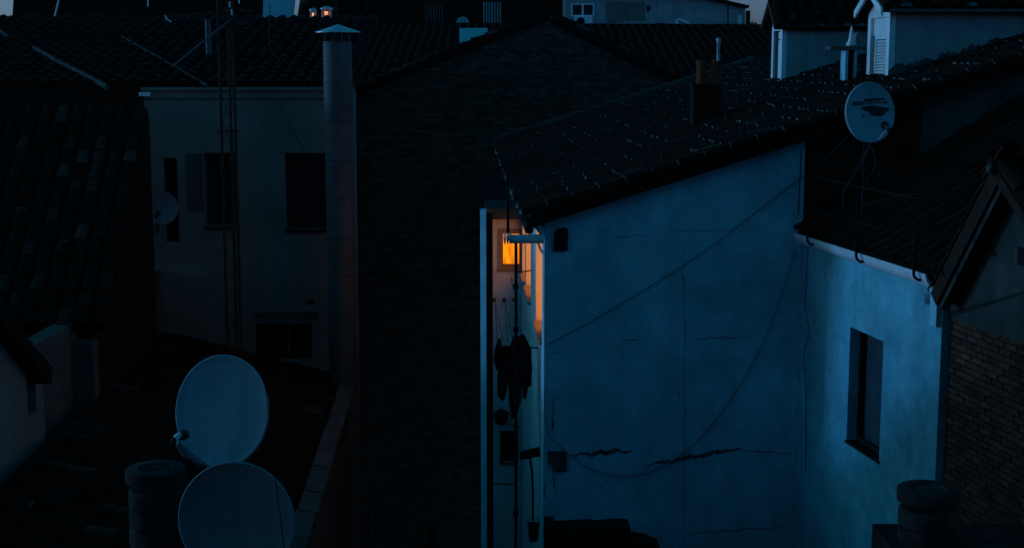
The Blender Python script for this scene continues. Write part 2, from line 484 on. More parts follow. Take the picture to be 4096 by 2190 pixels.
# vertical corner strip and vertical joint
mb = MB(); mb.obox(Apt(a_w - .045, -.02, 6), AX * .05, AY * .04, UP * (zs(a_w) - 7.2)); mb.build('corner_bead', M['white_plaster'], houseA)
# left facade with two openings facing the light well
FN = -AX
def Bz(v, Y): return W(2048, v, Y).z
zo0, zo1 = Bz(1335, 18.0), Bz(945, 18.0)
wl = MB()
wall_with_holes(wl, Apt(0, 0, 0), AY, FN, .302, 6.5, 0, zs(0) - .02, [(.50, 1.95, zo0, zo1), (3.45, 5.0, zo0, zo1), (5.35, 6.25, zo0, zo0 + .8)], t=.12)
wl.build('side_wall', M['well_plaster'], houseA)
mb = MB(); mb.obox(Apt(.01, 6.502, 0), AX * .3, AY * 7.7, UP * (zs(0) - .02)); mb.build('rear_side_wall', M['dark_brick_wall'], houseA)
mb = MB(); mb.tube([Apt(-.19, -.1, zs(-.2) - .03), Apt(-.19, 14.2, zs(-.2) - .03)], .055, 8); mb.build('eave_gutter', M['black_metal'], houseA)  # dark tube added to cover the lit wall top below the eave
for (b0, bm_, b1, zo1) in ((.50, 1.25, 1.95, zo1), (3.45, 4.0, 5.0, zo1), (5.35, 5.4, 6.25, zo0 + .8)):
    mb = MB(); mb.obox(Apt(.105, bm_, zo0 - .02), AX * .02, AY * (b1 - bm_ + .02), UP * (zo1 - zo0 + .04))
    wn = mb.build('window', M['lit_room'], houseA)
    tag(wn, 'lit orange window set back in the side wall')
    mb = MB(); mb.obox(Apt(.095, b0 - .02, zo0 - .02), AX * .03, AY * (bm_ - b0 + .018), UP * (zo1 - zo0 + .04)); mb.build('shutter', M['wood_dark'], wn)  # unseen dark leaf, added to cut the warm light spilling out
    mb = MB(); mb.obox(Apt(-.04, b0 - .03, zo0 - .035), AX * .14, AY * (b1 - b0 + .06), UP * .04); mb.build('sill', M['wood'], wn)
# roof with tiles: slope falls to the left
upA = (AX + UP * SL).normalized()
nrmA = upA.cross(AY); nrmA = nrmA if nrmA.z > 0 else -nrmA
o_r = Apt(-.2, -.13, zs(-.2)) + nrmA * .11
rfA = tile_roof(houseA, o_r, AY, upA, 14.5, A_len / math.cos(math.atan(SL)), pitch=.236, expo=.325, thick=.11, mortar=.42)
def Aroof(u, v): return onplane(u, v, o_r, nrmA)
# far verge flashing
mb = MB(); p = o_r + AY * 14.42
mb.obox(p - upA * .02, AY * .16, upA * 6.0, nrmA * .20); mb.build('verge_mortar', M['dim_plaster'], rfA)
items = []
for i in range(27):
    p = o_r + upA * (i * .325 - .02) - AY * .03 + nrmA * .045
    y_ = nrmA.cross(upA).normalized(); x_ = (upA + nrmA * .05 + AY * random.uniform(-.03, .03)).normalized(); z_ = x_.cross(y_)
    items.append((random.choice(TILES_M), Matrix(((x_.x, y_.x, z_.x, p.x), (x_.y, y_.y, z_.y, p.y), (x_.z, y_.z, z_.z, p.z), (0, 0, 0, 1)))))
place_children(rfA, 'verge_tile', items, 300)
# near verge board
mb = MB(); mb.obox(o_r - AY * .03 - nrmA * .115, AY * .028, upA * 8.0, nrmA * .125); mb.build('verge_board', M['roof_under'], rfA)

# plaster soffit bracket at the eave corner
mb = MB()
pts = [(2112, 862), (2140, 868), (2172, 905), (2184, 940), (2172, 955), (2142, 915), (2118, 905)]
mb.prism([W(u, v, 16.95) for u, v in pts], AY * .05); mb.build('eave_bracket', M['white_plaster'], houseA)

# cracks, patches, holes on the gable
pA = Apt(0, 0, 0)
def crack(pts, w0, seed, name='crack', m='stained_plaster'):
    o = irregular(pts, lambda g: w0 * (1 if name != 'crack' else .72) * (.25 + .75 * math.sin(math.pi * min(max(g, .02), .98))), pA, AN, seed)
    return o.build(name, M[m], houseA)
crack([(2285, 1820), (2380, 1812), (2455, 1800), (2532, 1808)], 13, 1, 'plaster_break')
crack([(2585, 1858), (2660, 1845), (2740, 1830), (2830, 1815), (2900, 1800), (2970, 1796)], 13, 2, 'plaster_break')
crack([(2960, 1798), (3060, 1806), (3180, 1814)], 3.5, 3)
crack([(2475, 1356), (2520, 1360), (2555, 1358)], 3.2, 4)
crack([(2790, 1352), (2860, 1349), (2920, 1350), (3010, 1346)], 4.0, 5)
crack([(2745, 2132), (2850, 2124), (2950, 2118), (3130, 2105)], 4.5, 6)
crack([(2370, 925), (2450, 928), (2478, 948), (2510, 945), (2580, 940), (2640, 944)], 2.2, 7)
crack([(2660, 925), (2760, 921), (2860, 922), (2950, 918)], 1.6, 8)
crack([(2738, 1000), (2728, 1090), (2735, 1130), (2738, 1300), (2737, 1500)], 1.5, 9)
crack([(2737, 1500), (2736, 1700), (2737, 1820), (2734, 2000), (2737, 2180)], 1.7, 10)
crack([(2733, 1108), (2737, 1125)], 6, 11, 'plaster_hole')
crack([(2212, 1585), (2214, 1640), (2210, 1690)], 5, 12)
crack([(2210, 1680), (2214, 1720)], 9, 13, 'plaster_hole')
crack([(2215, 1890), (2218, 1960)], 6, 14)
crack([(2180, 1930), (2176, 1995)], 5, 15)
crack([(2395, 1936), (2422, 1956)], 4, 16)
crack([(2200, 1412), (2240, 1405)], 3, 17)
crack([(2712, 1555), (2714, 1585), (2730, 1588)], 2.5, 18)
crack([(3205, 1760), (3208, 1900), (3200, 2150)], 2.5, 19)
def plate(mb, pts, plane, n, thick, m=0):
    mb.prism([onplane(u, v, plane, n) - n * .001 for u, v in pts], n * thick, m); return mb
# dark blocked opening near the eave: recessed frame box with hood
mb = MB(); plate(mb, [(2216, 930), (2228, 914), (2262, 908), (2272, 915), (2270, 998), (2240, 1004), (2212, 1000)], pA, AN, .035)
tag(mb.build('blocked_vent', M['cloth_black'], houseA), 'small black blocked opening under the eave')
mb = MB(); plate(mb, [(2190, 1802), (2264, 1802), (2266, 1880), (2212, 1884), (2204, 1850), (2190, 1848)], pA, AN, .03)
tag(mb.build('broken_recess', M['stained_plaster'], houseA), 'dark broken patch low on the gable corner')

# ------------------------------------------------------------------ house B : lower white wall on the right with gutter
B0 = Apt(a_w + .004, -.002, 0)
BD = Vector((.18, -1, 0)).normalized(); BNv = Vector((-BD.y * -1, 0, 0))
BN = Vector((-1, -.18, 0)).normalized()      # outward, to the left and towards the camera
def Bpt(t, off, z): return B0 + BD * t + BN * off + UP * z
def onB(u, v, off=0.0): return onplane(u, v, B0 + BN * off, BN)
def tB(p): return (p - B0).dot(BD)
tE = tB(onB(3768, 1300))
zG = (onB(3250, 968).z + onB(3690, 1110).z) / 2
houseB = thing('lower_house', 'lower white house with stained wall, white gutter and dark tiled roof', 'house', Bpt(0, 0, 0))
w0 = onB(3402, 1306); w1 = onB(3533, 1400); wz0 = onB(3395, 1768).z; wz1 = w0.z
ta, tb = tB(w0), tB(w1)
mb = MB()
# x along -BD so that outward normal stays BN
wall_with_holes(mb, Bpt(0, 0, 0), BD, BN, .0, tE, 0, zG + .02, [(ta, tb, wz0, wz1)], t=.3)
wb = mb.build('wall', M['wall_plaster'], houseB)
# window
mb = MB(); mb.obox(Bpt(ta - .02, -.18, wz0 - .02), BD * (tb - ta + .04), BN * -.012, UP * (wz1 - wz0 + .04))
wn = mb.build('window', M['glass_grey'], houseB)
mb = MB(); fw = .045
mb.obox(Bpt(ta + .001, -.178, wz0 + .001), BD * fw, BN * .06, UP * (wz1 - wz0 - .002))
mb.obox(Bpt(tb - fw * 3 - .001, -.178, wz0 + .001), BD * fw * 1, BN * .06, UP * (wz1 - wz0 - .002))
mb.obox(Bpt(tb - fw - .001, -.178, wz0 + .001), BD * fw, BN * .07, UP * (wz1 - wz0 - .002))
mb.obox(Bpt(ta + fw, -.178, wz1 - fw), BD * (tb - ta - 2 * fw), BN * .055, UP * (fw - .002))
mb.obox(Bpt(ta + fw, -.178, wz0 + .002), BD * (tb - ta - 2 * fw), BN * .055, UP * fw)
mb.build('frame', M['wood_dark'], wn)
mb = MB(); mb.obox(Bpt(ta - .03, -.16, wz0 - .02), BD * (tb - ta + .06), BN * .172, UP * .03); mb.build('sill', M['wood_dark'], wn)
# gutter: moulded profile swept along the wall head
prof = [(-.0, -.03), (.035, -.035), (.07, -.01), (.10, .03), (.115, .075), (.118, .10), (.100, .10), (.095, .075), (.07, .03), (.03, .005), (.0, .0)]
def sweep(prof, t0, t1):
    m_ = MB(); k = len(prof)
    A = [Bpt(t0, o, zG + h - .02) for o, h in prof]; Bb = [Bpt(t1, o, zG + h - .02) for o, h in prof]
    m_.add(A + Bb, [(i, (i + 1) % k, k + (i + 1) % k, k + i) for i in range(k)] + [tuple(range(k))[::-1], tuple(range(k, 2 * k))]); return m_
tG1 = tB(onB(3708, 1095, .1))
gut = sweep(prof, -.10, tG1).build('gutter', M['white_metal'], houseB)
# tile roof of B rising to the right
SLB = .58
inB = -BN
upB = (inB + UP * SLB).normalized()
rfB = tile_roof(houseB, Bpt(-.02, .06, zG + .085) , BD, upB, tG1 + .5, 3.6, pitch=.236, expo=.325, thick=.06, mortar=.0, limit=300, pale=.0)
# white end piece of the wall
mb = MB(); q0 = onB(3700, 1170, .02)
mb.obox(Bpt(tE - .16, .004, zG - .42), BD * .14, BN * .05, UP * .36); mb.build('wall_end_block', M['white_plaster'], houseB)

# ------------------------------------------------------------------ house C : brick gable right foreground
OFFC = -.10
C0 = B0 + BN * OFFC
houseC = thing('brick_gable_house', 'dark brick house with plastered gable and steep brown roof edge', 'house', C0 + BD * tE)
def onC(u, v, off=0.0): return onplane(u, v, C0 + BN * off, BN)
apex = onC(3975, 662, .24); lo = onC(3722, 1172, .24); ro = onC(4096, 852, .24)
def ac(p): return (p - C0).dot(BD)
aap, alo, aro = ac(apex), ac(lo), ac(ro)
slr = (apex.z - ro.z) / (aro - aap)
aend = aap + (aap - alo); zend = apex.z - slr * (aend - aap)
def Cpt(a, off, z): return C0 + BD * a + BN * off + UP * z
wall_l = ac(onC(3775, 1300))
zl = apex.z - (apex.z - lo.z) / (aap - alo) * (aap - wall_l) - .1
mb = MB()
mb.prism([Cpt(wall_l, -.012, 0), Cpt(aend, -.012, 0), Cpt(aend, -.012, zend - .1), Cpt(aap, -.012, apex.z - .10), Cpt(wall_l, -.012, zl)], BN * -2.9)
mb.build('wall', M['joint'], houseC)
zb = onC(3785, 1258).z
zb2 = onC(4090, 1312).z
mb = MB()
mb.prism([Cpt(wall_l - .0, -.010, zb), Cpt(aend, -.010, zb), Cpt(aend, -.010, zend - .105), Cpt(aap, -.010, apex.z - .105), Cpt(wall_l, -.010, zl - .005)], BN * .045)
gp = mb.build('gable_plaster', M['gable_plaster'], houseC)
mb = MB(); mb.prism([onC(u, v, .034) for u, v in [(3968, 985), (3985, 1020), (3982, 1024), (3948, 1022)]], BN * .012); mb.build('vent_slit', M['cloth_black'], gp)
mb = MB(); mb.prism([onC(u, v, .034) for u, v in [(4078, 985), (4100, 990), (4100, 1062), (4072, 1058)]], BN * .012); mb.build('vent_slit', M['cloth_black'], gp)
zlow = 8.6
brick_field(houseC, C0 + UP * 0, BD, BN, [(wall_l + .01, zlow), (aend, zlow), (aend, zb - .01), (wall_l + .01, zb - .01)], M['brick_red'], bw=.20, bh=.050, joint=.012, d=.02)
# roof slabs
def slab(p_lo, p_hi, th, off_in, name):
    d = (p_hi - p_lo).normalized(); nn = d.cross(BN).normalized(); nn = nn if nn.z > 0 else -nn
    m_ = MB(); m_.obox(p_lo - nn * th, (p_hi - p_lo), -BN * off_in, nn * th)
    return m_, d, nn
m_, d1, n1 = slab(lo, apex, .15, 3.0, 'roof')
rl = m_.build('roof', M['wood_dark'], houseC)
endp = Cpt(aend, .24, zend)
m_, d2, n2 = slab(endp, apex, .09, 3.0, 'roof')
rr = m_.build('roof', M['wood_dark'], houseC)
def verge_tiles(parent, p_lo, d, nn, L):
    items = []; k = int(L / .30)
    for i in range(k + 1):
        x = d; y = nn.cross(x); p = p_lo + d * (i * .30 - .02) - BN * .085 + nn * .012
        for c in range(5):
            pp = p - BN * (c * .23)
            mw = Matrix(((x.x, y.x, nn.x, pp.x), (x.y, y.y, nn.y, pp.y), (x.z, y.z, nn.z, pp.z), (0, 0, 0, 1)))
            items.append((random.choice(TILES), mw))
    place_children(parent, 'tile', items, 300, 'roof_tiles')
verge_tiles(rl, lo, d1, n1, (apex - lo).length - .1)
verge_tiles(rr, endp, d2, n2, (apex - endp).length - .1)
mb = MB(); mb.obox(lo - n1 * .21 - BN * .03, (apex - lo) * .97, -BN * .06, n1 * .05); mb.build('verge_batten', M['concrete'], rl)
mb = MB(); mb.tube([apex + BN * .03 + n1 * .03 - UP * .02, apex - BN * .5 + UP * .07, apex - BN * 1.2 + UP * .07], [.06, .085, .085], 10); mb.build('ridge_tile', M['tile'], rl)
mb = MB(); mb.lathe(apex + BN * .035 - UP * .03, [(.045, 0), (.035, .02), (.01, .03), (0, .031)], 7, axis=BN); mb.build('ridge_mortar', M['dim_plaster'], rl)
# eave stub below the verge
mb = MB(); mb.prism([onC(u, v, .10) for u, v in [(3690, 1170), (3772, 1172), (3772, 1222), (3700, 1216)]], -BN * .1); mb.build('eave_block', M['dim_plaster'], houseC)

# ------------------------------------------------------------------ light well with lit window (house I)
YB = 23.5
LW = thing('light_well_house', 'pale house back wall inside the narrow light well with glowing window', 'house', (-.3, YB, 0))
xin = W(1970, 1200, YB).x
zt = W(2000, 843, 17.8).z
xl0, xl1, xl2 = W(1922, 1500, 17.8).x, W(1946, 1500, 17.8).x, W(1971, 1500, 17.8).x
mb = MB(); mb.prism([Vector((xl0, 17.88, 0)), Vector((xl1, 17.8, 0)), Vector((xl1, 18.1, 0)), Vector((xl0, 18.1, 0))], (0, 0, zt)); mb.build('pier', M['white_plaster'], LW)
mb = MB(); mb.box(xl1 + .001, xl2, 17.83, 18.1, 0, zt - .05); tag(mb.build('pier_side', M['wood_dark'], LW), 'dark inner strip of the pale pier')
wu0, wu1, wv0, wv1 = 1990, 2082, 916, 1078
px0, px1 = W(2007, 1000, YB).x, W(2082, 1000, YB).x; pz0, pz1 = W(2048, 1062, YB).z, W(2048, 930, YB).z
lw0, lw1 = W(2008, 1800, YB).x, W(2062, 1800, YB).x; lz0, lz1 = W(2048, 1848, YB).z, W(2048, 1728, YB).z
mb = MB(); wall_with_holes(mb, Vector((0, YB, 0)), Vector((1, 0, 0)), Vector((0, -1, 0)), xin - .12, xin + 1.0, 0, W(2048, 868, YB).z, [(px0, px1, pz0, pz1), (lw0, lw1, lz0, lz1)], t=.2)
mb.build('back_wall', M['well_plaster'], LW)
mb = MB(); mb.box(xin - .14, xin + 1.2, YB - .35, YB + 1.2, W(2048, 868, YB).z + .002, W(2048, 846, YB).z + .08); mb.build('roof_slab', M['dim_plaster'], LW)
def frame_on(parent, x0, x1, z0, z1, Y, w, d, m, name='frame'):
    m_ = MB()
    m_.box(x0 - w, x0, Y - d, Y + .02, z0 - w, z1 + w); m_.box(x1, x1 + w, Y - d, Y + .02, z0 - w, z1 + w)
    m_.box(x0, x1, Y - d, Y + .02, z1, z1 + w); m_.box(x0, x1, Y - d, Y + .02, z0 - w, z0)
    return m_.build(name, M[m], parent)
mb = MB(); mb.box(px0 - .01, px1 + .01, YB + .08, YB + .09, pz0 - .01, pz1 + .01); wn = mb.build('window', M['lit_window'], LW)
tag(wn, 'small window glowing orange behind a curtain')
frame_on(wn, px0 + .022, px1 - .022, pz0 + .022, pz1 - .022, YB + .05, .022, .03, 'wood', 'sash')
frame_on(wn, px0 - .0, px1 + .0, pz0, pz1, YB, .062, .018, 'wood', 'frame')
mb = MB(); mb.box(px0 - .075, px1 + .075, YB - .05, YB - .002, pz0 - .085, pz0 - .064); mb.build('sill', M['wood'], wn)
mb = MB(); mb.box(lw0 - .01, lw1 + .01, YB + .08, YB + .09, lz0 - .01, lz1 + .01); wn2 = mb.build('window', M['glass_dark'], LW)
frame_on(wn2, lw0, lw1, lz0, lz1, YB, .04, .02, 'dim_plaster', 'frame')
for i in range(1, 4):
    mb = MB(); mb.box(lw0, lw1, YB + .02, YB + .035, lz0 + (lz1 - lz0) * i / 4 - .006, lz0 + (lz1 - lz0) * i / 4 + .006)
    mb.build('bar', M['black_metal'], wn2)

# ------------------------------------------------------------------ dormers, chimney and vent on roof A
def a_of(p): return (p - OA).dot(AX)
def b_of(p): return (p - OA).dot(AY)
def zroof(a): return (o_r.z + (a + .2) * SL)
def dormer(a0, b0, b1, ze, zr, label_front, door=False):
    """front faces down the slope (left); cheek b0 faces the camera"""
    zf = zroof(a0) - .03; bm = (b0 + b1) / 2
    a_e = a0 + (ze - zf) / SL + .2; a_e = min(a_e, A_len)
    a_r = min(a0 + (zr - zf) / SL, A_len + 1)
    # cheek walls
    for bb, s_ in ((b0, 1), (b1, -1)):
        m_ = MB(); m_.prism([Apt(a0 + .08, bb, zf - .1), Apt(a_e, bb, zroof(a_e) - .2), Apt(a_e, bb, max(ze, zroof(a_e))), Apt(a0 + .08, bb, ze)], AY * .08 * s_)
        m_.build('dormer_cheek', M['grey_plaster'], houseA)
    # front frame with opening
    o0, o1 = b0 + .14, b1 - .14; z0, z1 = zf + .04, ze - .10
    m_ = MB(); wall_with_holes(m_, Apt(a0, 0, 0), AY, -AX, b0 - .001, b1 + .001, zf - .12, ze, [(o0, o1, z0, z1)], t=.078)
    m_.prism([Apt(a0, b0, ze + .001), Apt(a0, b1, ze + .001), Apt(a0, bm, zr - .05)], AX * .07)
    fr = m_.build('dormer_front', M['white_paint'], houseA)
    # roof slopes
    rm = MB()
    for bb in (b0 - .12, b1 + .12):
        zz = ze - .12 * (zr - ze) / (bm - b0)
        p0, p1 = Apt(a0 - .14, bb, zz), Apt(a0 - .14, bm, zr)
        rm.prism([p0, p1, p1 + UP * .05, p0 + UP * .05], AX * (a_r - a0 + .14))
    rf = rm.build('dormer_roof', M['roof_under'], houseA)
    items = []
    for bb, sg in ((b0 - .12, 1), (b1 + .12, -1)):
        up = (Apt(0, bm, zr) - Apt(0, bb, ze - .12 * (zr - ze) / (bm - b0))); L = up.length; up.normalize()
        nn = AX.cross(up); nn = nn if nn.z > 0 else -nn
        nc = int((a_r - a0) / .22); nr = max(2, int(L / .3) + 1)
        for c in range(nc):
            for r in range(nr):
                p = Apt(a0 - .06 + c * .22, bb, ze - .12 * (zr - ze) / (bm - b0)) + up * (r * L / nr - .03) + nn * (.065 + random.uniform(0, .008))
                y = nn.cross(up)
                mw = Matrix(((up.x, y.x, nn.x, p.x), (up.y, y.y, nn.y, p.y), (up.z, y.z, nn.z, p.z), (0, 0, 0, 1))) @ Matrix.Diagonal((.85, .93, .93, 1))
                items.append((random.choice(TILES_M if random.random() < .08 else TILES), mw))
    place_children(rf, 'tile', items, 120, 'roof_tiles')
    m_ = MB(); m_.tube([Apt(a0 - .16, bm, zr + .09), Apt(a_r, bm, zr + .09)], .07, 8); m_.build('ridge_tile', M['tile'], rf)
    m_ = MB(); m_.prism([Apt(a0 - .17, b0 - .14, ze - .09), Apt(a0 - .17, bm, zr - .01), Apt(a0 - .17, b1 + .14, ze - .09), Apt(a0 - .17, b1 + .14, ze + .01), Apt(a0 - .17, bm, zr + .10), Apt(a0 - .17, b0 - .14, ze + .01)], AX * .03)
    m_.build('barge_mortar', M['white_paint'] if not door else M['tile_pale'], rf)
    m_ = MB(); m_.tube([Apt(a0 - .05, b0 - .15, ze - .03), Apt(a_e - .2, b0 - .15, ze - .03)], .028, 8); m_.build('eave_gutter', M['grey_metal'], rf)
    # shutter or door leaf
    if not door:
        zm = z1 - (z1 - z0) * .27
        m_ = MB(); m_.obox(Apt(a0 + .045, o0 + .001, zm), AX * .02, AY * (o1 - o0 - .002), UP * (z1 - zm - .001)); tp = m_.build('shutter_box', M['white_paint'], houseA)
        m_ = MB(); e = .035
        m_.obox(Apt(a0 + .03, o0 + .002, z0 + .001), AX * .03, AY * e, UP * (zm - z0 - .002)); m_.obox(Apt(a0 + .03, o1 - e - .12, z0 + .001), AX * .03, AY * e, UP * (zm - z0 - .002))
        m_.obox(Apt(a0 + .03, o0 + e, z0 + .001), AX * .03, AY * (o1 - o0 - 2 * e - .12), UP * .06); m_.obox(Apt(a0 + .03, o0 + e, zm - .05), AX * .03, AY * (o1 - o0 - 2 * e - .12), UP * .048)
        sh = m_.build('shutter', M['white_paint'], houseA)
        tag(sh, label_front)
        m_ = MB(); m_.obox(Apt(a0 + .07, o0 - .01, z0 - .01), AX * .01, AY * (o1 - o0 + .02), UP * (zm - z0 + .02)); m_.build('backing', M['dim_plaster'], sh)
        n_s = 13; h = (zm - z0 - .11) / n_s
        sm = MB(); sm.add([(0, 0, 0), (0, o1 - o0 - 2 * e - .12, 0), (.042, o1 - o0 - 2 * e - .12, h * .8), (.042, 0, h * .8), (.010, 0, -.006), (.010, o1 - o0 - 2 * e - .12, -.006), (.05, o1 - o0 - 2 * e - .12, h * .75), (.05, 0, h * .75)], [(0, 3, 2, 1), (4, 5, 6, 7), (0, 1, 5, 4), (1, 2, 6, 5), (2, 3, 7, 6), (3, 0, 4, 7)])
        me = sm.mesh('slat', M['white_paint'])
        for i in range(n_s):
            p = Apt(a0 + .03, o0 + e, z0 + .06 + i * h) - ORG[houseA.name]
            o = bpy.data.objects.new('slat', me); o.parent = sh; o.location = p; o.rotation_euler = (0, 0, th); col.objects.link(o)
    else:
        m_ = MB(); m_.obox(Apt(a0 + .04, o0 + .001, z0), AX * .02, AY * (o1 - o0 - .002), UP * (z1 - z0 - .001)); dl = m_.build('dormer_door', M['glass_dark'], houseA)
        m_ = MB(); m_.obox(Apt(a0 + .02, o0 + .002, z0), AX * .019, AY * (o1 - o0) * .42, UP * (z1 - z0 - .16)); m_.build('door_leaf', M['white_paint'], dl)
        m_ = MB(); m_.obox(Apt(a0 + .02, o0 + .002, z1 - .14), AX * .019, AY * (o1 - o0) * .42, UP * .12); m_.build('fanlight', M['white_paint'], dl)
pJ = Aroof(3100, 343); pL = Aroof(3503, 335)
aJ, bJ, aL, bL = a_of(pJ), b_of(pJ), a_of(pL), b_of(pL)
def b_at(u, a, b):
    # depth b where the line a=const appears at pixel u
    lo_, hi_ = b - 4, b + 4
    for _ in range(40):
        m__ = (lo_ + hi_) / 2
        if project(Apt(a, m__, 13.5))[0] > u: lo_ = m__
        else: hi_ = m__
    return (lo_ + hi_) / 2
bl0, bl1 = b_at(3548, aL, bL), b_at(3462, aL, bL)
bj0, bj1 = b_at(3123, aJ, bJ), b_at(3082, aJ, bJ)
dormer(aL, bl0, bl1, W(3548, 36, Apt(aL, bl0, 0).y).z, W(3500, -30, Apt(aL, bl0, 0).y).z, 'white louvred shutter in the front dormer')
dormer(aJ, bj0, bj1, W(3123, 97, Apt(aJ, bj0, 0).y).z, W(3123, 22, Apt(aJ, bj0, 0).y).z, 'dormer door', door=True)
# dark moss stains creeping up the near cheek of the shuttered dormer
mb = MB(); rnd = random.Random(5); top = []; bot = []
for i in range(60):
    u = 3552 + i * 11; v = 296 - (u - 3552) * .262; 
    top.append((u, v - 6 - 16 * rnd.random() ** 2 - 14 * abs(math.sin(i * .37)))); bot.append((u, v + 60))
ckp = Apt(0, bl0, 0)
A_ = [onplane(u, v, ckp, AN) + AN * .004 for u, v in top]; B_ = [onplane(u, v, ckp, AN) + AN * .004 for u, v in bot]
k_ = len(A_); mb.add(A_ + B_, [(i, i + 1, k_ + i + 1, k_ + i) for i in range(k_ - 1)])
tag(mb.build('moss_stain', M['stained_plaster'], houseA), 'dark ragged moss stain along the foot of the dormer wall')
# brick chimney with two clay pots
pN = Aroof(2822, 512)
YN = pN.y
def px(u, v): return W(u, v, YN)
chn = MB(); c0, c1 = px(2772, 510), px(2882, 510)
chn.box(c0.x, c1.x, YN, YN + .36, pN.z - .5, px(2800, 345).z)
ch = chn.build('chimney', M['dark_brick_wall'], houseA)
mb = MB(); mb.box(c0.x - .02, c1.x + .02, YN - .02, YN + .38, px(2800, 345).z + .002, px(2800, 335).z); mb.build('chimney_cap', M['dark_brick_wall'], ch)
for (ua, ub) in ((2792, 2832), (2850, 2890)):
    x0, x1 = px(ua, 300).x, px(ub, 300).x; r = (x1 - x0) / 2
    mb = MB(); mb.lathe(((x0 + x1) / 2, YN + .18, px(2800, 335).z), [(r * .94, 0), (r * .94, .24), (r * 1.04, .26), (r * 1.04, .33), (r * .86, .335), (r * .8, .2)], 18)
    mb.build('chimney_pot', M['terracotta'], ch, smooth=True)
mb = MB(); x0 = px(2884, 200).x
mb.lathe((x0, YN + .26, px(2800, 300).z), [(.024, 0), (.024, .45), (.032, .46), (.032, .53), (.02, .54)], 12); mb.build('flue_pipe', M['zinc'], ch, smooth=True)
# small slab-topped vent box with a stone on it
pM = Aroof(3402, 347); YM = pM.y
def pm(u, v): return W(u, v, YM)
vx0, vx1, vt, vb = pm(3380, 300).x, pm(3426, 300).x, pm(3400, 200).z, pM.z - .25
mb = MB()
mb.box(vx0, vx0 + .04, YM, YM + .3, vb, vt); mb.box(vx1 - .035, vx1, YM, YM + .3, vb, vt); mb.box(vx0 + .041, vx1 - .036, YM, YM + .099, vb, pm(3400, 330).z)
vn = mb.build('roof_vent', M['white_plaster'], houseA)
mb = MB(); mb.box(vx0 + .041, vx1 - .036, YM + .1, YM + .3, vb, vt); mb.build('vent_dark_fill', M['cloth_black'], vn)  # solid black block: the shade inside the opening is put into its colour
mb = MB(); mb.box(pm(3320, 190).x, pm(3462, 190).x, YM - .06, YM + .42, vt + .002, vt + .05); mb.build('vent_slab', M['stained_plaster'], vn)
mb = MB(); mb.lathe(pm(3412, 178) + Vector((0, .12, 0)), [(.07, -.02), (.085, .0), (.05, .05), (.035, .12), (.02, .22), (.0, .27)], 7); mb.build('vent_stone', M['white_paint'], vn)
mb = MB(); mb.lathe(pm(3440, 172) + Vector((0, .2, 0)), [(.05, -.03), (.06, .04), (.05, .12), (.0, .17)], 7); mb.build('vent_stone', M['grey_plaster'], vn)

# ------------------------------------------------------------------ lower left tiled roof building
YF = 25.0
e0 = W(1412, 1530, YF); h0 = W(637, 1290, YF)
zE = e0.z
h1 = W(0, 1932, 16.7); zH = (h0.z + h1.z) / 2
xE = e0.x; xH = (h0.x + h1.x) / 2
e1 = W(1225, 2190, 16.5)
sE = Vector((e1.x - e0.x, e1.y - e0.y, 0)).normalized()
low = thing('low_tiled_house', 'low house with dark ribbed tile roof below the big dishes', 'house', (xE, 20, 0))
upl = (Vector((xH - xE, 0, zH - zE))); L = upl.length; upl.normalize()
near_len = 11.6
rfl = tile_roof(low, Vector((e0.x, e0.y, zE)), sE, upl, near_len, L + .05, pitch=.25, expo=.34, thick=.1, mortar=.02, limit=300, pale=.06)
# eave flashing blocks along the right edge
rnd = random.Random(3)
t = 0
while t < near_len:
    ln = rnd.uniform(.8, 1.4); p = Vector((e0.x, e0.y, zE)) + sE * t
    m_ = MB(); m_.obox(p + Vector((-.16 + rnd.uniform(-.012, .012), 0, .175 + rnd.uniform(0, .012))), Vector((.24, 0, -.05)), sE * (ln - .04), (0, 0, .035)); m_.build('eave_flashing', M['dim_plaster'], rfl); t += ln
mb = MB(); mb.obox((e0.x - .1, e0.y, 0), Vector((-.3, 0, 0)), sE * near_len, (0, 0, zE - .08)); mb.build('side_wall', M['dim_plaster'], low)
for (pu, pv) in ((1285, 2060), (1350, 1880)):
    p = onplane(pu, pv, (e0.x - .1, e0.y, 0), Vector((1, 0, 0)))
    m_ = MB(); m_.obox(p + Vector((.002, 0, -.55)), (.03, 0, 0), (0, .6, 0), (0, 0, 1.1)); m_.build('window', M['glass_dark'], low)
for (q) in (((22, 2020), (190, 2068)), ((0, 2085), (258, 2150))):
    nr_ = Vector((-upl.z, 0, upl.x)); pl = Vector((e0.x, e0.y, zE + .1))
    a, b = onplane(*q[0], pl, nr_), onplane(*q[1], pl, nr_)
    m_ = MB(); m_.obox(a, b - a, Vector((0, -.16, 0)), nr_ * .03)
    tag(m_.build('roof_board', M['grey_plaster'], rfl), 'pale board lying on the tiles')

# ------------------------------------------------------------------ cream plaster house F behind it
YP = 25.12
Fh = thing('cream_house', 'dim cream plaster house with dark windows behind the metal flue', 'house', (-5, YP, 0))
fx0, fx1 = W(590, 800, YP).x, W(1422, 800, YP).x; fz = W(900, 362, YP).z
def Fr(u0, v0, u1, v1): return (W(u0, v0, YP).x, W(u1, v0, YP).x, W(u0, v1, YP).z, W(u0, v0, YP).z)
wins = [Fr(650, 632, 706, 968), Fr(812, 612, 946, 905), Fr(1138, 612, 1310, 915), Fr(1020, 1292, 1246, 1440)]
mb = MB(); wall_with_holes(mb, Vector((0, YP, 0)), Vector((1, 0, 0)), Vector((0, -1, 0)), fx0, fx1, 0, fz, wins, t=.3)
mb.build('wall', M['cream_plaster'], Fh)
mb = MB(); mb.box(-14.5, fx0 - .002, YP + .15, YP + .4, 0, fz); mb.build('wing_wall', M['dark_brick_wall'], Fh)
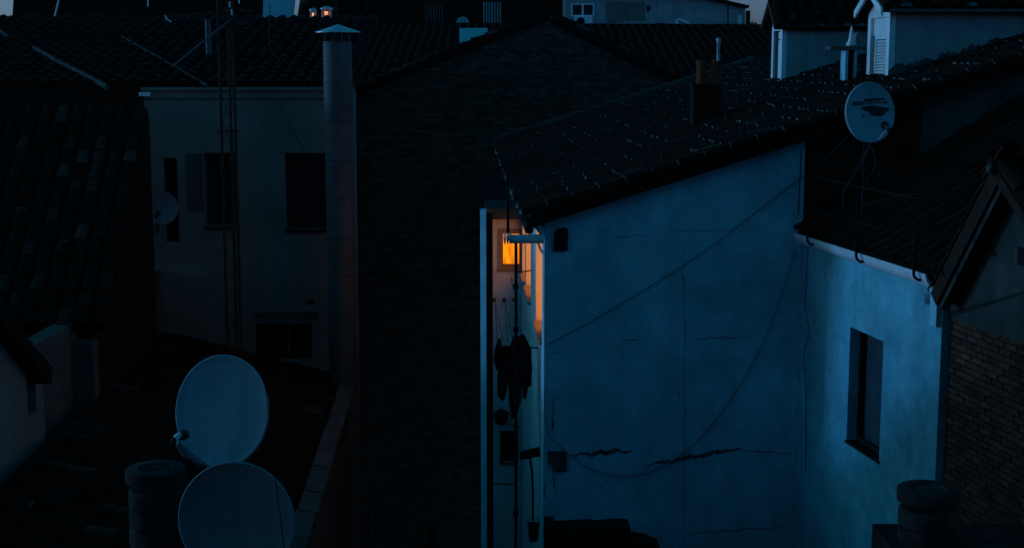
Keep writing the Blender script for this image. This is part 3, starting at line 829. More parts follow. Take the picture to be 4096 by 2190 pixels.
for i, (x0, x1, z0, z1) in enumerate(wins):
    m_ = MB(); m_.box(x0 - .01, x1 + .01, YP + .2, YP + .21, z0 - .01, z1 + .01); wn = m_.build('window', M['glass_dark'], Fh)
    frame_on(wn, x0 + .04, x1 - .04, z0 + .04, z1 - .04, YP + .17, .038, .03, 'dim_plaster' if i == 1 else 'wood_dark')
    if i in (1, 2, 3):
        m_ = MB(); xc = (x0 + x1) / 2 + (.06 if i == 3 else 0); m_.box(xc - .025, xc + .025, YP + .13, YP + .198, z0 + .04, z1 - .04); m_.build('mullion', M['dim_plaster'] if i == 3 else M['wood_dark'], wn)
    if i in (1, 2):
        m_ = MB(); m_.box(x0 - .02, x1 + .02, YP - .05, YP + .19, z0 - .05, z0 - .002); m_.build('sill', M['wood_dark'], wn)
m_ = MB(); x0, x1, z0, z1 = Fr(748, 615, 808, 840); m_.box(x0, x1, YP - .03, YP - .002, z0, z1); m_.build('shutter', M['dim_plaster'], Fh)
m_ = MB(); m_.box(fx0 - .03, fx1 - .01, YP - .06, YP + .32, fz + .002, fz + .05); m_.build('coping', M['cream_plaster'], Fh)
m_ = MB(); m_.box(fx0, fx1 - .02, YP - .025, YP - .002, fz - .155, fz - .135); m_.build('string_course', M['dim_plaster'], Fh)
m_ = MB(); x0, x1, z0, z1 = Fr(1030, 1245, 1268, 1262); m_.box(x0, x1, YP - .09, YP - .002, z0, z1); m_.build('ledge', M['dim_plaster'], Fh)
m_ = MB(); x0, x1, z0, z1 = Fr(1230, 1197, 1256, 1214); m_.box(x0, x1, YP - .02, YP - .002, z0, z1); m_.build('vent', M['cloth_black'], Fh)
m_ = MB(); x0, x1, z0, z1 = Fr(562, 368, 606, 384); m_.box(x0, x1, YP - .12, YP - .062, z0, z1); m_.build('corner_flashing', M['white_metal'], Fh)
# rear roof of the cream house
ridge = W(700, 70, 32.5).z
up_e = Vector((0, 32.5 - 25.5, ridge - fz - .05)); Le = up_e.length; up_e.normalize()
rfE = tile_roof(Fh, Vector((-13.5, 25.5, fz + .05)), (1, 0, 0), up_e, 10.5, Le, pitch=.25, expo=.36, limit=300, mortar=.0, pale=.0)
nE = Vector((0, -up_e.z, up_e.y))
for pts in ([(-30, 122), (32, 168)], [(140, 214), (230, 268), (330, 318), (432, 372)], [(490, 168), (655, 262), (832, 366)]):
    m_ = MB(); m_.tube([onplane(u, v, Vector((0, 25.5, fz + .05)), nE) + nE * .1 for u, v in pts], .05 if pts[0][0] < 300 else .025, 7); m_.build('ridge_mortar', M['dim_plaster'], rfE)

# ------------------------------------------------------------------ left tiled house
p1 = W(590, 432, 24.0); p2 = W(432, 1305, 20.0)
lt = thing('left_tiled_house', 'house at left with big curved roof tiles facing the viewer', 'house', (p2.x, p2.y, 0))
upL_ = (p1 - p2); LL = upL_.length; upL_.normalize()
suL = Vector((-1, -.115, 0)); suL = (suL - upL_ * suL.dot(upL_)); suL.z = 0; suL.normalize()
tile_roof(lt, p2 + suL * .0, suL, upL_, 4.2, LL, pitch=.25, expo=.35, thick=.10, mortar=.03, pale=.10, limit=300)
# its right side wall down to the low roof
mb = MB()
sw = [Vector((p1.x + .02, p1.y, 0)), Vector((p2.x - .28, p2.y + .2, 0)), Vector((p2.x - .28, p2.y + .2, p2.z - .1)), Vector((p1.x + .02, p1.y, p1.z - .13))]
mb.prism(sw, (-.3, 0, 0)); mb.build('side_wall', M['dark_brick_wall'], lt)
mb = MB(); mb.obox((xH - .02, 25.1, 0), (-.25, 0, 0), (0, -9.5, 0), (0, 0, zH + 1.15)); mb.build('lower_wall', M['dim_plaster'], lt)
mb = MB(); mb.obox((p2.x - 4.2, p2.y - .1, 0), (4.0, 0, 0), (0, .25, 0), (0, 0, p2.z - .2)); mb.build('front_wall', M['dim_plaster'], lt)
# small corner house far left
nl = thing('corner_house', 'dim corner house at left edge with narrow dark window and slanted roof edge', 'house', (-6, 16, 0))
nx = W(162, 1600, 18.2).x + .04
mb = MB(); zt_ = W(162, 1440, 18.2).z
ww0 = W(62, 1500, 17).y
yA, yB = 5689 * -nx / (2048 - 62) , 5689 * -nx / (2048 - 98)
za, zb_ = W(80, 1668, yA).z, W(80, 1480, yA).z
wall_with_holes(mb, Vector((nx, 18.2, 0)), Vector((0, -1, 0)), Vector((1, 0, 0)), 0, 4.5, 0, zt_ , [(18.2 - yB, 18.2 - yA, za, zb_)], t=.25)
mb.build('wall', M['cream_plaster'], nl)
m_ = MB(); m_.prism([Vector((nx, 18.2, zt_ + .001)), Vector((nx, 13.7, zt_ + .001)), Vector((nx, 13.7, zt_ + 2.2))], (-.25, 0, 0)); m_.build('gable', M['cream_plaster'], nl)
m_ = MB(); m_.box(nx - .16, nx - .15, yA - .02, yB + .02, za - .02, zb_ + .02); m_.build('window', M['glass_dark'], nl)
g0 = onplane(208, 1482, (nx + .22, 0, 0), Vector((1, 0, 0))); g1 = onplane(0, 1215, (nx + .22, 0, 0), Vector((1, 0, 0)))
dr = (g1 - g0).normalized()
tile_roof(nl, g0 + dr * -.05, (-1, 0, 0), dr, 3.4, 4.5, pitch=.24, expo=.34, thick=.16, mortar=.1, pale=.05, limit=60)

# ------------------------------------------------------------------ brick gable house H
YH = 33.0
hb = thing('tall_brick_house', 'tall dark brick gable wall behind the light well', 'house', (0, YH, 0))
gl, ga, gr = W(1428, 385, YH), W(2190, 84, YH), W(2790, 395, YH)
mb = MB(); mb.prism([Vector((gl.x, YH + .02, 0)), Vector((gr.x, YH + .02, 0)), gr + Vector((0, .02, 0)), ga + Vector((0, .02, 0)), gl + Vector((0, .02, 0))], (0, .35, 0)); mb.build('wall', M['joint'], hb)
xr = W(1945, 900, YH).x
brick_field(hb, Vector((0, YH, 0)), (1, 0, 0), (0, -1, 0), [(gl.x + .02, 2.2), (xr, 2.2), (xr, W(1945, 700, YH).z), (gr.x, W(2700, 480, YH).z), (gr.x, gr.z), (ga.x, ga.z), (gl.x + .02, gl.z)], M['brick'], bw=.26, bh=.052, joint=.012, d=.02)
for (A2, B2, ex) in ((gl, ga, -.2), (gr, ga, .2)):
    d = (B2 - A2); m_ = MB(); m_.obox(A2 + Vector((ex, -.12, -.02)) - d * .02, d * 1.04, (0, 2.5, 0), (0, 0, .14)); rfh = m_.build('roof', M['roof_under'], hb)
    items = []; dn = d.normalized(); nn = Vector((-dn.z, 0, dn.x)); nn = nn if nn.z > 0 else -nn
    for i in range(int(d.length / .34)):
        for c in range(3):
            p = A2 + Vector((ex, -.04 + c * .24, .1)) + dn * (i * .34); y = nn.cross(dn)
            items.append((random.choice(TILES_P if random.random() < .25 else TILES), Matrix(((dn.x, y.x, nn.x, p.x), (dn.y, y.y, nn.y, p.y), (dn.z, y.z, nn.z, p.z), (0, 0, 0, 1)))))
    place_children(rfh, 'tile', items, 150, 'roof_tiles')
mb = MB(); mb.tube([W(1420, 370, YH - .1), W(1421, 800, YH - .1), W(1422, 1560, YH - .1)], .035, 8); mb.build('drainpipe', M['grey_metal'], hb)
mb = MB(); q = W(1430, 2025, YH); q2 = W(1482, 2140, YH); mb.box(q.x, q2.x, YH - .04, YH + .0, q2.z, q.z); wn = mb.build('window', M['glass_dark'], hb)
frame_on(wn, q.x, q2.x, q2.z, q.z, YH - .005, .06, .06, 'dim_plaster')

# ------------------------------------------------------------------ dark long roof K behind everything
YK = 46.0
zk = W(2000, 99, YK).z
kh = thing('long_roof_house', 'house with long dark tiled roof running behind the brick gable', 'house', (0, YK, 0))
kx0, kx1 = W(905, 95, YK).x, W(3300, 110, YK).x
mb = MB(); mb.box(kx0, kx1, 36.2, YK + 6, 0, zk - 2.2); mb.build('walls', M['dark_brick_wall'], kh)
upk = Vector((0, YK - 36, 2.0)); Lk = upk.length; upk.normalize()
rfK = tile_roof(kh, Vector((kx0, 36, zk - 2.0 - .06)), (1, 0, 0), upk, kx1 - kx0, Lk, pitch=.26, expo=.42, limit=0, mortar=0, pale=.0)
mb = MB(); mb.tube([Vector((kx0, YK, zk)), Vector((kx1, YK, zk - .1))], .10, 8); mb.build('ridge', M['tile'], rfK)
nk = Vector((0, -upk.z, upk.y)); kp = Vector((0, 36, zk - 2.06))
m_ = MB(); m_.prism([onplane(u, v, kp, nk) + nk * .1 for u, v in [(1838, 132), (1950, 132), (1950, 198), (1838, 198)]], nk * .05); sk = m_.build('skylight', M['glass_grey'], rfK)

# ------------------------------------------------------------------ far buildings along the top
YT = 62.0
def far_box(name, label, u0, u1, vtop, mats, depth=6, Y=YT):
    t = thing(name, label, 'building', (W((u0 + u1) / 2, 200, Y).x, Y, 0))
    return t
t1 = far_box('dark_tenement', 'very dark tall building at the upper left behind the antenna', 55, 1050, -80, 'dim')
tx0, tx1, tz = W(70, 40, YT).x, W(1050, 40, YT).x, W(500, -160, YT).z
mb = MB(); mb.prism([Vector((W(50, 60, YT).x, YT, 0)), Vector((tx1, YT, 0)), Vector((tx1, YT, tz)), Vector((W(68, -50, YT).x, YT, tz)), Vector((W(50, 60, YT).x, YT, W(50, 60, YT).z))], (0, 6, 0)); mb.build('wall', M['dark_brick_wall'], t1)
mb = MB(); mb.box(W(320, 20, YT).x, W(590, 20, YT).x, YT - .3, YT - .01, 0, W(300, -120, YT).z); mb.build('wall_bay', M['dark_brick_wall'], t1)
mb = MB(); mb.box(W(235, 90, YT).x, W(310, 90, YT).x, YT - .3, YT - .01, W(300, 100, YT).z, W(300, 60, YT).z); mb.build('balcony_panel', M['dark_brick_wall'], t1)
t2 = far_box('tiled_attic_house', 'dark attic house with steep ribbed tile roof and blue skylight glazing', 1180, 1530, -60, 'dim', Y=58)
zt2, zb2_ = W(1300, -90, 58).z, W(1300, 92, 56).z
mb = MB(); mb.box(W(1050, 90, 56).x, W(1530, 90, 56).x, 56.1, 60, 0, zb2_ - .1); mb.build('walls', M['dark_brick_wall'], t2)
up2 = Vector((0, 2.2, zt2 - zb2_)); L2 = up2.length; up2.normalize()
tile_roof(t2, Vector((W(1185, 90, 56).x, 56, zb2_)), (1, 0, 0), up2, W(1530, 90, 56).x - W(1185, 90, 56).x, L2, pitch=.42, expo=.5, limit=60, mortar=0, pale=.3)
m_ = MB(); m_.prism([W(u, v, 57 + (90 - v) / 90 * .9) for u, v in [(1050, 86), (1172, 82), (1183, -20), (1055, -20)]], (0, .08, 0)); m_.build('glazed_panel', M['zinc'], t2)
t3 = far_box('shuttered_facade_house', 'dark facade with two slatted shutters lit by the dusk', 1530, 2260, -60, 'dim')
mb = MB(); mb.box(W(1531, 90, YT).x, W(2262, 90, YT).x, YT, YT + 6, 0, W(1800, -120, YT).z); mb.build('wall', M['dark_brick_wall'], t3)
for (u0, u1, v0, v1, mm) in ((1697, 1774, 14, 92, 'dim_plaster'), (1930, 2007, 10, 92, 'grey_plaster')):
    a, b = W(u0, v0, YT - .05), W(u1, v1, YT - .05)
    m_ = MB(); m_.box(a.x, b.x, YT - .06, YT - .01, b.z, a.z); sh = m_.build('shutter', M['wood_dark'], t3)
    n_ = 7; w = (b.x - a.x) / n_
    sl = MB(); sl.box(0, w * .5, -.05, 0, 0, a.z - b.z); me = sl.mesh('slat', M[mm])
    for i in range(n_):
        o = bpy.data.objects.new('slat', me); o.parent = sh; o.location = Vector((a.x + w * (i + .25), YT - .062, b.z)) - ORG[t3.name]; col.objects.link(o)
t4 = far_box('pale_flat_house', 'long pale house with white double window under the sky', 2262, 2990, 0, 'grey', Y=58)
YQ = 58.0
q = lambda u, v, y=YQ: W(u, v, y)
mb = MB(); mb.prism([Vector((q(2264, 100).x, YQ, 0)), Vector((q(2982, 100).x, YQ, 0)), q(2982, 26), q(2800, -14), q(2264, -30)], (0, 6, 0)); mb.build('wall', M['grey_plaster'], t4)
mb = MB(); mb.prism([q(2250, -24), q(2790, -8), q(2990, 34), q(2996, 24), q(2800, -22), q(2250, -40)], (0, 6.2, 0)); mb.v = [v + Vector((0, -.25, 0)) for v in mb.v]; mb.build('roof', M['roof_under'], t4)
a, b = q(2290, 20), q(2371, 61)
m_ = MB(); m_.box(a.x, b.x, YQ - .03, YQ - .005, b.z, a.z); wn = m_.build('window', M['glass_dark'], t4)
frame_on(wn, a.x, b.x, b.z, a.z, YQ - .012, .05, .06, 'white_paint')
m_ = MB(); xc = (a.x + b.x) / 2; m_.box(xc - .035, xc + .035, YQ - .07, YQ - .031, b.z, a.z); m_.build('mullion', M['white_paint'], wn)
for (u0, v0, u1, v1) in ((2425, 8, 2495, 88), (2500, 10, 2580, 82)):
    a, b = q(u0, v0), q(u1, v1); m_ = MB(); m_.box(a.x, b.x, YQ - .04, YQ - .005, b.z, a.z); m_.build('panel', M['cream_plaster'], t4)
m_ = MB(); a, b = q(2588, 22), q(2600, 46); m_.box(a.x, b.x, YQ - .03, YQ - .005, b.z, a.z); m_.build('vent', M['cloth_black'], t4)
m_ = MB(); a, b = q(2622, 92), q(2652, 118); m_.box(a.x, b.x, YQ - .03, YQ - .005, b.z, a.z); m_.build('vent', M['cloth_black'], t4)
m_ = MB(); a, b = q(2951, 62), q(2966, 114); m_.box(a.x, b.x, YQ - .04, YQ - .005, b.z, a.z); m_.build('corner_panel', M['white_paint'], t4)
m_ = MB(); a, b = q(2978, 45), q(2990, 120); m_.box(a.x, b.x, YQ - .6, YQ - .3, 0, a.z); m_.build('porch_post', M['wood_dark'], t4)
# air conditioner
a, b = q(2296, 66, YQ - .3), q(2370, 108, YQ - .3)
ac_ = thing('air_conditioner', 'pale air conditioner box under the white double window', 'air conditioner', (a.x, YQ - .3, b.z))
m_ = MB(); m_.box(a.x, b.x, YQ - .3, YQ - .05, b.z, a.z); m_.build('casing', M['white_metal'], ac_)
cx_, cz_ = a.x + (b.x - a.x) * .36, (a.z + b.z) / 2
m_ = MB(); m_.lathe((cx_, YQ - .302, cz_), [(.0, .02), (.05, .02), (.05, .012), (.155, .012), (.17, .0)], 18, axis=(0, -1, 0)); m_.build('fan_grille', M['cloth_black'], ac_)
# bent white vent pipe
vp = [q(2706, 125, 57), q(2708, 82, 57), q(2716, 78, 57), q(2750, 92, 57), q(2800, 118, 57)]
m_ = MB(); m_.tube(vp, .045, 8); tag(m_.build('bent_pipe', M['white_metal'], smooth=True), 'bent white pipe against the pale far house', 'pipe')
# thin far pole in front of pale house
m_ = MB(); m_.tube([q(2912, 160, 50), q(2911, -60, 50)], .025, 6); tag(m_.build('aerial_pole', M['black_metal']), 'thin dark aerial pole before the pale far house', 'pole')
m_ = MB(); m_.tube([W(212, 95, 50), W(240, -20, 50)], .03, 6); tag(m_.build('aerial_pole', M['white_metal']), 'slanted pale pole at the upper left edge', 'pole')
m_ = MB(); m_.tube([W(592, 26, 50), W(592, -30, 50)], .022, 6); tag(m_.build('aerial_pole', M['white_metal']), 'short pale upright rod at the top left', 'pole')
m_ = MB(); m_.tube([W(3142, 40, 30), W(3148, -60, 30)], [.09, .09], 8); tag(m_.build('chimney_pipe', M['black_metal']), 'black pipe on the left end of the dormer ridge', 'pipe')

# far tree silhouette right of the pale house
def tree(base, h, rx, label):
    t = thing('far_tree', label, 'tree', base); rnd = random.Random(2)
    m_ = MB(); b = Vector(base)
    m_.tube([b, b + Vector((.1, 0, h * .4)), b + Vector((-.1, .1, h * .8))], [.18, .12, .04], 7)
    for i in range(7):
        a = i * .9; m_.tube([b + Vector((0, 0, h * (.35 + .05 * i))), b + Vector((math.cos(a) * rx * .6, math.sin(a) * rx * .5, h * (.55 + .05 * i)))], [.05, .015], 5)
    m_.build('trunk', M['wood_dark'], t)
    m_ = MB()
    clumps = [(rnd.uniform(-1, 1), rnd.uniform(-1, 1), rnd.uniform(-.6, 1)) for _ in range(26)]
    for c in clumps:
        for k in range(60):
            d = Vector((rnd.gauss(0, 1), rnd.gauss(0, 1), rnd.gauss(0, 1))).normalized() * rnd.uniform(.2, 1) * .45
            p = b + Vector((c[0] * rx, c[1] * rx * .8, h * .72 + c[2] * h * .28)) + d
            x = Vector((rnd.gauss(0, 1), rnd.gauss(0, 1), rnd.gauss(0, 1))).normalized() * .10; y = x.cross(Vector((rnd.gauss(0, 1), rnd.gauss(0, 1), 1))).normalized() * .055
            m_.add([p - x, p + y, p + x, p - y], [(0, 1, 2, 3)])
    m_.build('crown', LEAF, t); return t
LEAF = mat('leaf', (.02, .03, .015), (.05, .07, .03), 5, .8, 0)
tb_ = W(3045, 110, 70); tree((tb_.x, 70, 0), tb_.z + .35, 1.15, 'dark tree crown low against the sky between the rooftops')
tb_ = W(3090, 130, 71); tree((tb_.x, 71, 0), tb_.z + .30, .9, 'rightmost dark tree crown beside the dormer roof')

# vent cowls; an emissive core stands in for their orange reflection
for (u0, u1, v0, lab) in ((1240, 1268, 40, 'left of two metal vent cowls glinting orange on the far roof'), (1284, 1330, 34, 'wider right one of two metal vent cowls glinting orange')):
    a, b = W(u0, 96, 48), W(u1, 96, 48); c = (a + b) / 2; r = (b.x - a.x) / 2; zt_ = W(u0, v0, 48).z
    t = thing('vent_cowl', lab, 'chimney cowl', (c.x, 48, c.z - .4), 'orange vent cowls on the far roof')
    m_ = MB(); m_.lathe((c.x, 48, c.z - .4), [(r * .8, 0), (r * .8, zt_ - c.z + .32 - .32)], 16); m_.build('base', M['zinc'], t, smooth=True)
    for k in range(6):
        an = k * math.pi / 3; m_ = MB(); m_.tube([(c.x + math.cos(an) * r * .8, 48 + math.sin(an) * r * .8, zt_ - .42), (c.x + math.cos(an) * r * .8, 48 + math.sin(an) * r * .8, zt_ - .03)], .022, 5); m_.build('stay', M['zinc'], t)
    m_ = MB(); m_.lathe((c.x, 48, zt_ - .40), [(r * .35, 0), (r * .35, .30)], 12); m_.build('painted_glint', M['vent_glint'], t)
    m_ = MB(); m_.lathe((c.x, 48, zt_ - .03), [(r * 1.15, 0), (r * 1.12, .03), (r * .6, .08), (0, .10)], 18); m_.build('cap', M['zinc'], t, smooth=True)
m_ = MB(); a, b = W(1376, 68, 47.5), W(1446, 92, 47.5); m_.box(a.x, b.x, 47.5, 47.9, b.z - .1, a.z); tag(m_.build('roof_box', M['grey_metal']), 'small pale box on the far ridge right of the orange cowls', 'box')

# ------------------------------------------------------------------ satellite dishes
def ortho(n):
    n = Vector(n).normalized(); x = n.cross(UP).normalized(); y = x.cross(n).normalized(); return n, -x, y
def dish(name, label, c, nrm, rx, ry, m, lnb_px=None, Y_lnb=None, mast_to=None, depth=.12, group=None, mast_mat='rust_metal', arm_from=None):
    n, x, y = ortho(nrm); c = Vector(c)
    t = thing(name, label, 'satellite dish', mast_to if mast_to is not None else c, group)
    mb = MB(); N = 48; rings = 7; vs = []; fs = []
    for i in range(rings + 1):
        f = i / rings
        for j in range(N):
            a = 2 * math.pi * j / N
            vs.append(c + x * (math.cos(a) * rx * f) + y * (math.sin(a) * ry * f) - n * depth * (1 - f * f))
    for i in range(rings):
        for j in range(N): fs.append((i * N + j, i * N + (j + 1) % N, (i + 1) * N + (j + 1) % N, (i + 1) * N + j))
    k0 = rings * N
    for (sc, dn) in ((1.012, .004), (1.03, -.006), (1.03, -.026), (1.0, -.026)):
        for j in range(N):
            a = 2 * math.pi * j / N; vs.append(c + x * (math.cos(a) * rx * sc) + y * (math.sin(a) * ry * sc) + n * dn)
    for i in range(4):
        for j in range(N): fs.append((k0 + i * N + j, k0 + i * N + (j + 1) % N, k0 + (i + 1) * N + (j + 1) % N, k0 + (i + 1) * N + j))
    o2 = len(vs)
    for i in range(rings + 1):
        f = 1 - i / rings
        for j in range(N):
            a = 2 * math.pi * j / N; vs.append(c + x * (math.cos(a) * rx * f) + y * (math.sin(a) * ry * f) - n * (depth * (1 - f * f) + .02))
    for i in range(rings):
        for j in range(N): fs.append((o2 + i * N + j, o2 + i * N + (j + 1) % N, o2 + (i + 1) * N + (j + 1) % N, o2 + (i + 1) * N + j))
    mb.add(vs, fs); rf = mb.build('reflector', M[m], t, smooth=True)
    bk = c - n * (depth + .02)
    mb = MB(); mb.obox(bk - x * .06 - y * .09 - n * .08, x * .12, y * .18, n * .075); mb.build('mount', M[mast_mat], t)
    if mast_to is not None:
        mt = Vector(mast_to); top = bk - n * .11
        mb = MB(); mb.tube([mt, Vector((mt.x, mt.y, top.z - .3)), top - UP * .06, top + UP * .08] if (Vector((mt.x, mt.y, 0)) - Vector((top.x, top.y, 0))).length > .05 else [mt, top + UP * .1], .024, 10); mb.build('mast', M[mast_mat], t, smooth=True)
    if lnb_px:
        l = W(*lnb_px, Y_lnb); base = c - y * ry * 1.0 + x * (arm_from or 0) + n * .01
        mb = MB(); mb.tube([base - n * .02, base + (l - base) * .5 - UP * .01, l - UP * .02], .012, 8); mb.build('feed_arm', M[m], t)
        hd = (c - l).normalized()
        mb = MB(); mb.lathe(l - hd * .05, [(.02, -.03), (.03, -.02), (.03, .06), (.022, .07), (.022, .10), (.042, .11), (.042, .15), (.0, .155)], 14, axis=hd); mb.build('feed_horn', M['concrete'], t, smooth=True)
    return t, rf, (n, x, y)
NRZ = 9.5
Yd = 12.0; c1 = W(886, 1643, Yd)
d1_, rf1, ax1 = dish('satellite_dish', 'large pale satellite dish facing up left, upper of the pair', c1, (-.14, -1, .24), .405, .475, 'dish', (712, 1752), Yd - .55, (c1.x + .14, c1.y + .3, NRZ), .035, 'big dishes at lower left', arm_from=-.1)
mb = MB(); l = W(690, 1757, Yd - .6); mb.tube([l, l + Vector((.03, 0, -.03)), W(706, 1745, Yd - .58), W(722, 1733, Yd - .56)], [.012, .022, .026, .02], 8); mb.build('feed_cap', M['white_metal'], d1_)
mb = MB(); mb.tube([W(712, 1765, Yd - .5), W(745, 1815, Yd - .42), W(790, 1850, Yd - .2), W(808, 1862, Yd - .05)], [.03, .034, .02, .012], 8); mb.build('feed_sleeve', M['dish_dim'], d1_)
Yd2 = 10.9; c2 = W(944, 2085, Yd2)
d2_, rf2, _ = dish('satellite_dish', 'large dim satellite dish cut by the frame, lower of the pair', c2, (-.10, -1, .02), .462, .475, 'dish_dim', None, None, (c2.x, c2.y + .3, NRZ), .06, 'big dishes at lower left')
# cable hanging past both dishes
mb = MB(); mb.tube([W(1042, 1478, Yd - .1), W(1064, 1560, Yd - .2), W(1078, 1700, 10.85), W(1098, 1880, 10.8), W(1118, 2040, 10.8), W(1138, 2200, 10.8)], .004, 6); tag(mb.build('coaxial_cable', M['black_metal']), 'thin black cable hanging down across both big dishes', 'cable')
# dish on cream house wall
c3 = W(647, 832, 24.6)
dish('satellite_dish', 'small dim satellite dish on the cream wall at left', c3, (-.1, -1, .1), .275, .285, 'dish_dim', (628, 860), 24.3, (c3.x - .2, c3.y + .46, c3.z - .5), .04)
# dish on the right above the gutter
c4 = W(3482, 450, 15.7); rp_ = onplane(3478, 720, Bpt(0, .06, zG + .085), (BD.cross(upB)) if BD.cross(upB).z > 0 else -(BD.cross(upB)))
d4, rf4, (n4, x4, y4) = dish('satellite_dish', 'white satellite dish with dark lettering above the white gutter', c4, (.22, -1, .14), .285, .325, 'dish', (3550, 512), 15.25, (c4.x + .02, c4.y + .25, rp_.z - .6), .05, arm_from=.06, mast_mat='black_metal')
def on_dish(u, v, off=.006):
    f = Vector(c4); p = onplane(u, v, f, n4); q = p - f
    rr = (q.dot(x4) / .285) ** 2 + (q.dot(y4) / .325) ** 2
    return p - n4 * (.05 * (1 - min(rr, 1))) + n4 * off
mb = MB(); mb.prism([on_dish(u, v, .004) for u, v in [(3461, 395), (3540, 391), (3540, 399), (3461, 404)]], n4 * .002); mb.build('decal', M['decal'], rf4)
mb = MB(); mb.prism([on_dish(u, v, .004) for u, v in [(3412, 407), (3456, 404), (3456, 420), (3412, 422)]], n4 * .002); mb.build('decal', M['decal'], rf4)
def text_on(s, u, v, h, m, wd, name='lettering'):
    cu = bpy.data.curves.new('lettering', 'FONT'); cu.body = s; cu.size = 1; cu.extrude = 0.0
    to = bpy.data.objects.new('tmp', cu); col.objects.link(to)
    bpy.context.view_layer.update()
    me = bpy.data.meshes.new_from_object(to.evaluated_get(bpy.context.evaluated_depsgraph_get()))
    bpy.data.objects.remove(to)
    xs_ = [v_.co.x for v_ in me.vertices]; w_ = max(xs_) - min(xs_)
    p0 = on_dish(u, v, .009); p1 = on_dish(u + wd, v - wd * .05, .009); dx = p1 - p0
    me2 = me
    yv = y4
    for v_ in me2.vertices:
        f = (v_.co.x - min(xs_)) / w_
        v_.co = p0 + dx * f + yv * (v_.co.y * h) - ORG[d4.name]
    me2.materials.clear(); me2.materials.append(M[m])
    o = bpy.data.objects.new(name, me2); o.parent = rf4; col.objects.link(o)
text_on('CANAL', 3416, 419, .042, 'dish_dim', 36)
text_on('SATELITE', 3466, 402, .022, 'dish_dim', 70)
text_on('DIGITAL', 3460, 417, .046, 'decal', 74)
mb = MB(); mb.prism([on_dish(u, v, .004) for u, v in [(3536, 407), (3552, 403), (3552, 411), (3538, 415)]], n4 * .002); mb.build('decal', M['decal'], rf4)
mb = MB(); mb.prism([on_dish(u, v, .004) for u, v in [(3446, 434), (3462, 424), (3500, 421), (3540, 428), (3560, 432), (3556, 442), (3544, 448), (3540, 460), (3520, 464), (3492, 460), (3484, 446), (3462, 438)]], n4 * .002); tag(mb.build('peeled_patch', M['decal'], rf4), 'dark peeled blotch on the dish')
mb = MB(); mb.prism([on_dish(3461 + 5 * math.cos(k), 460 + 6 * math.sin(k), .004) for k in [i * math.pi / 4 for i in range(8)]], n4 * .002); mb.build('bolt_hole', M['decal'], rf4)

# dish behind the far dormer ridge and tiny dish on far ridge
c5 = W(3236, -18, 30); dish('satellite_dish', 'blue grey satellite dish peeking over the far dormer ridge', c5, (.1, -1, .1), .36, .24, 'dish', None, None, (c5.x, c5.y + .3, c5.z - 1.3), .05)
c6 = W(1851, 92, 47.6); dish('satellite_dish', 'tiny dim satellite dish on the far ridge between the shutters', c6, (0, -1, .1), .2, .2, 'dish', None, None, (c6.x, c6.y + .3, c6.z - .6), .03)

# ------------------------------------------------------------------ metal flue with cone cap
YG = 24.3
gx0, gx1 = W(1300, 600, YG).x, W(1414, 600, YG).x; gr_ = (gx1 - gx0) / 2; gc = (gx0 + gx1) / 2
fl = thing('metal_flue', 'tall round metal flue with ribbed sections and conical cap', 'chimney', (gc, YG, zE + .1))
ztop = W(1357, 165, YG).z
prof = []; z = 0; H = ztop - zE - .1; k = 0; sec = H / 9
for i in range(9):
    m_ = MB(); pr = []; n_ = 14
    for j in range(n_):
        h = i * sec + j * (sec - .004) / n_
        pr += [(gr_, h), (gr_ * .985, h + sec / n_ * .5)]
    pr += [(gr_, (i + 1) * sec - .03), (gr_ * 1.015, (i + 1) * sec - .025), (gr_ * 1.015, (i + 1) * sec - .004)]
    m_.lathe((gc, YG, zE + .1), pr, 32); m_.build('flue_section', M['grey_metal'], fl, smooth=True)
for k in range(4):
    an = k * math.pi / 2 + .5; m_ = MB(); m_.tube([(gc + math.cos(an) * gr_ * .9, YG + math.sin(an) * gr_ * .9, ztop - .05), (gc + math.cos(an) * gr_ * .9, YG + math.sin(an) * gr_ * .9, W(1357, 128, YG).z)], .012, 5); m_.build('cap_stay', M['grey_metal'], fl)
rc = (W(1442, 130, YG).x - W(1262, 130, YG).x) / 2
m_ = MB(); m_.lathe((W(1352, 130, YG).x, YG, W(1357, 131, YG).z), [(rc, 0), (rc, .012), (.0, W(1357, 98, YG).z - W(1357, 131, YG).z)], 36); m_.build('cone_cap', M['zinc'], fl, smooth=True)

# ------------------------------------------------------------------ lattice antenna mast
YM_ = 22.0
mx0, mx1 = W(891, 700, YM_).x, W(947, 700, YM_).x
zbm = zE + (zH - zE) * (mx0 - xE) / (xH - xE) + .1
ms = thing('antenna_mast', 'rusty lattice antenna mast rising in front of the cream house', 'antenna mast', ((mx0 + mx1) / 2, YM_, zbm))
zmt = CAMZ + 2.2
legs = [(mx0, YM_), (mx1, YM_), ((mx0 + mx1) / 2, YM_ + .2)]
for (x, y) in legs:
    m_ = MB(); m_.tube([(x, y, zbm - .1), (x, y, zmt)], .024, 8); m_.build('leg', M['rust_metal'], ms, smooth=True)
stp = .42; z = zbm + .1; k = 0
while z + stp < zmt:
    for i in range(3):
        a, b = legs[i], legs[(i + 1) % 3]
        if k % 2: a, b = b, a
        m_ = MB(); m_.tube([(a[0], a[1], z), (b[0], b[1], z + stp)], .006, 5); m_.build('brace', M['rust_metal'], ms)
    z += stp; k += 1
for v_ in (525, 1280): 
    zz = W(900, v_, YM_).z
    m_ = MB(); m_.tube([(mx0 - .08, YM_ - .03, zz), (mx1 + .08, YM_ - .03, zz)], .012, 6); m_.build('cross_bar', M['rust_metal'], ms)
m_ = MB(); m_.tube([W(985, 88, YM_), W(945, 100, YM_), W(905, 62, YM_)], [.05, .07, .05], 8); m_.build('clamp', M['rust_metal'], ms)
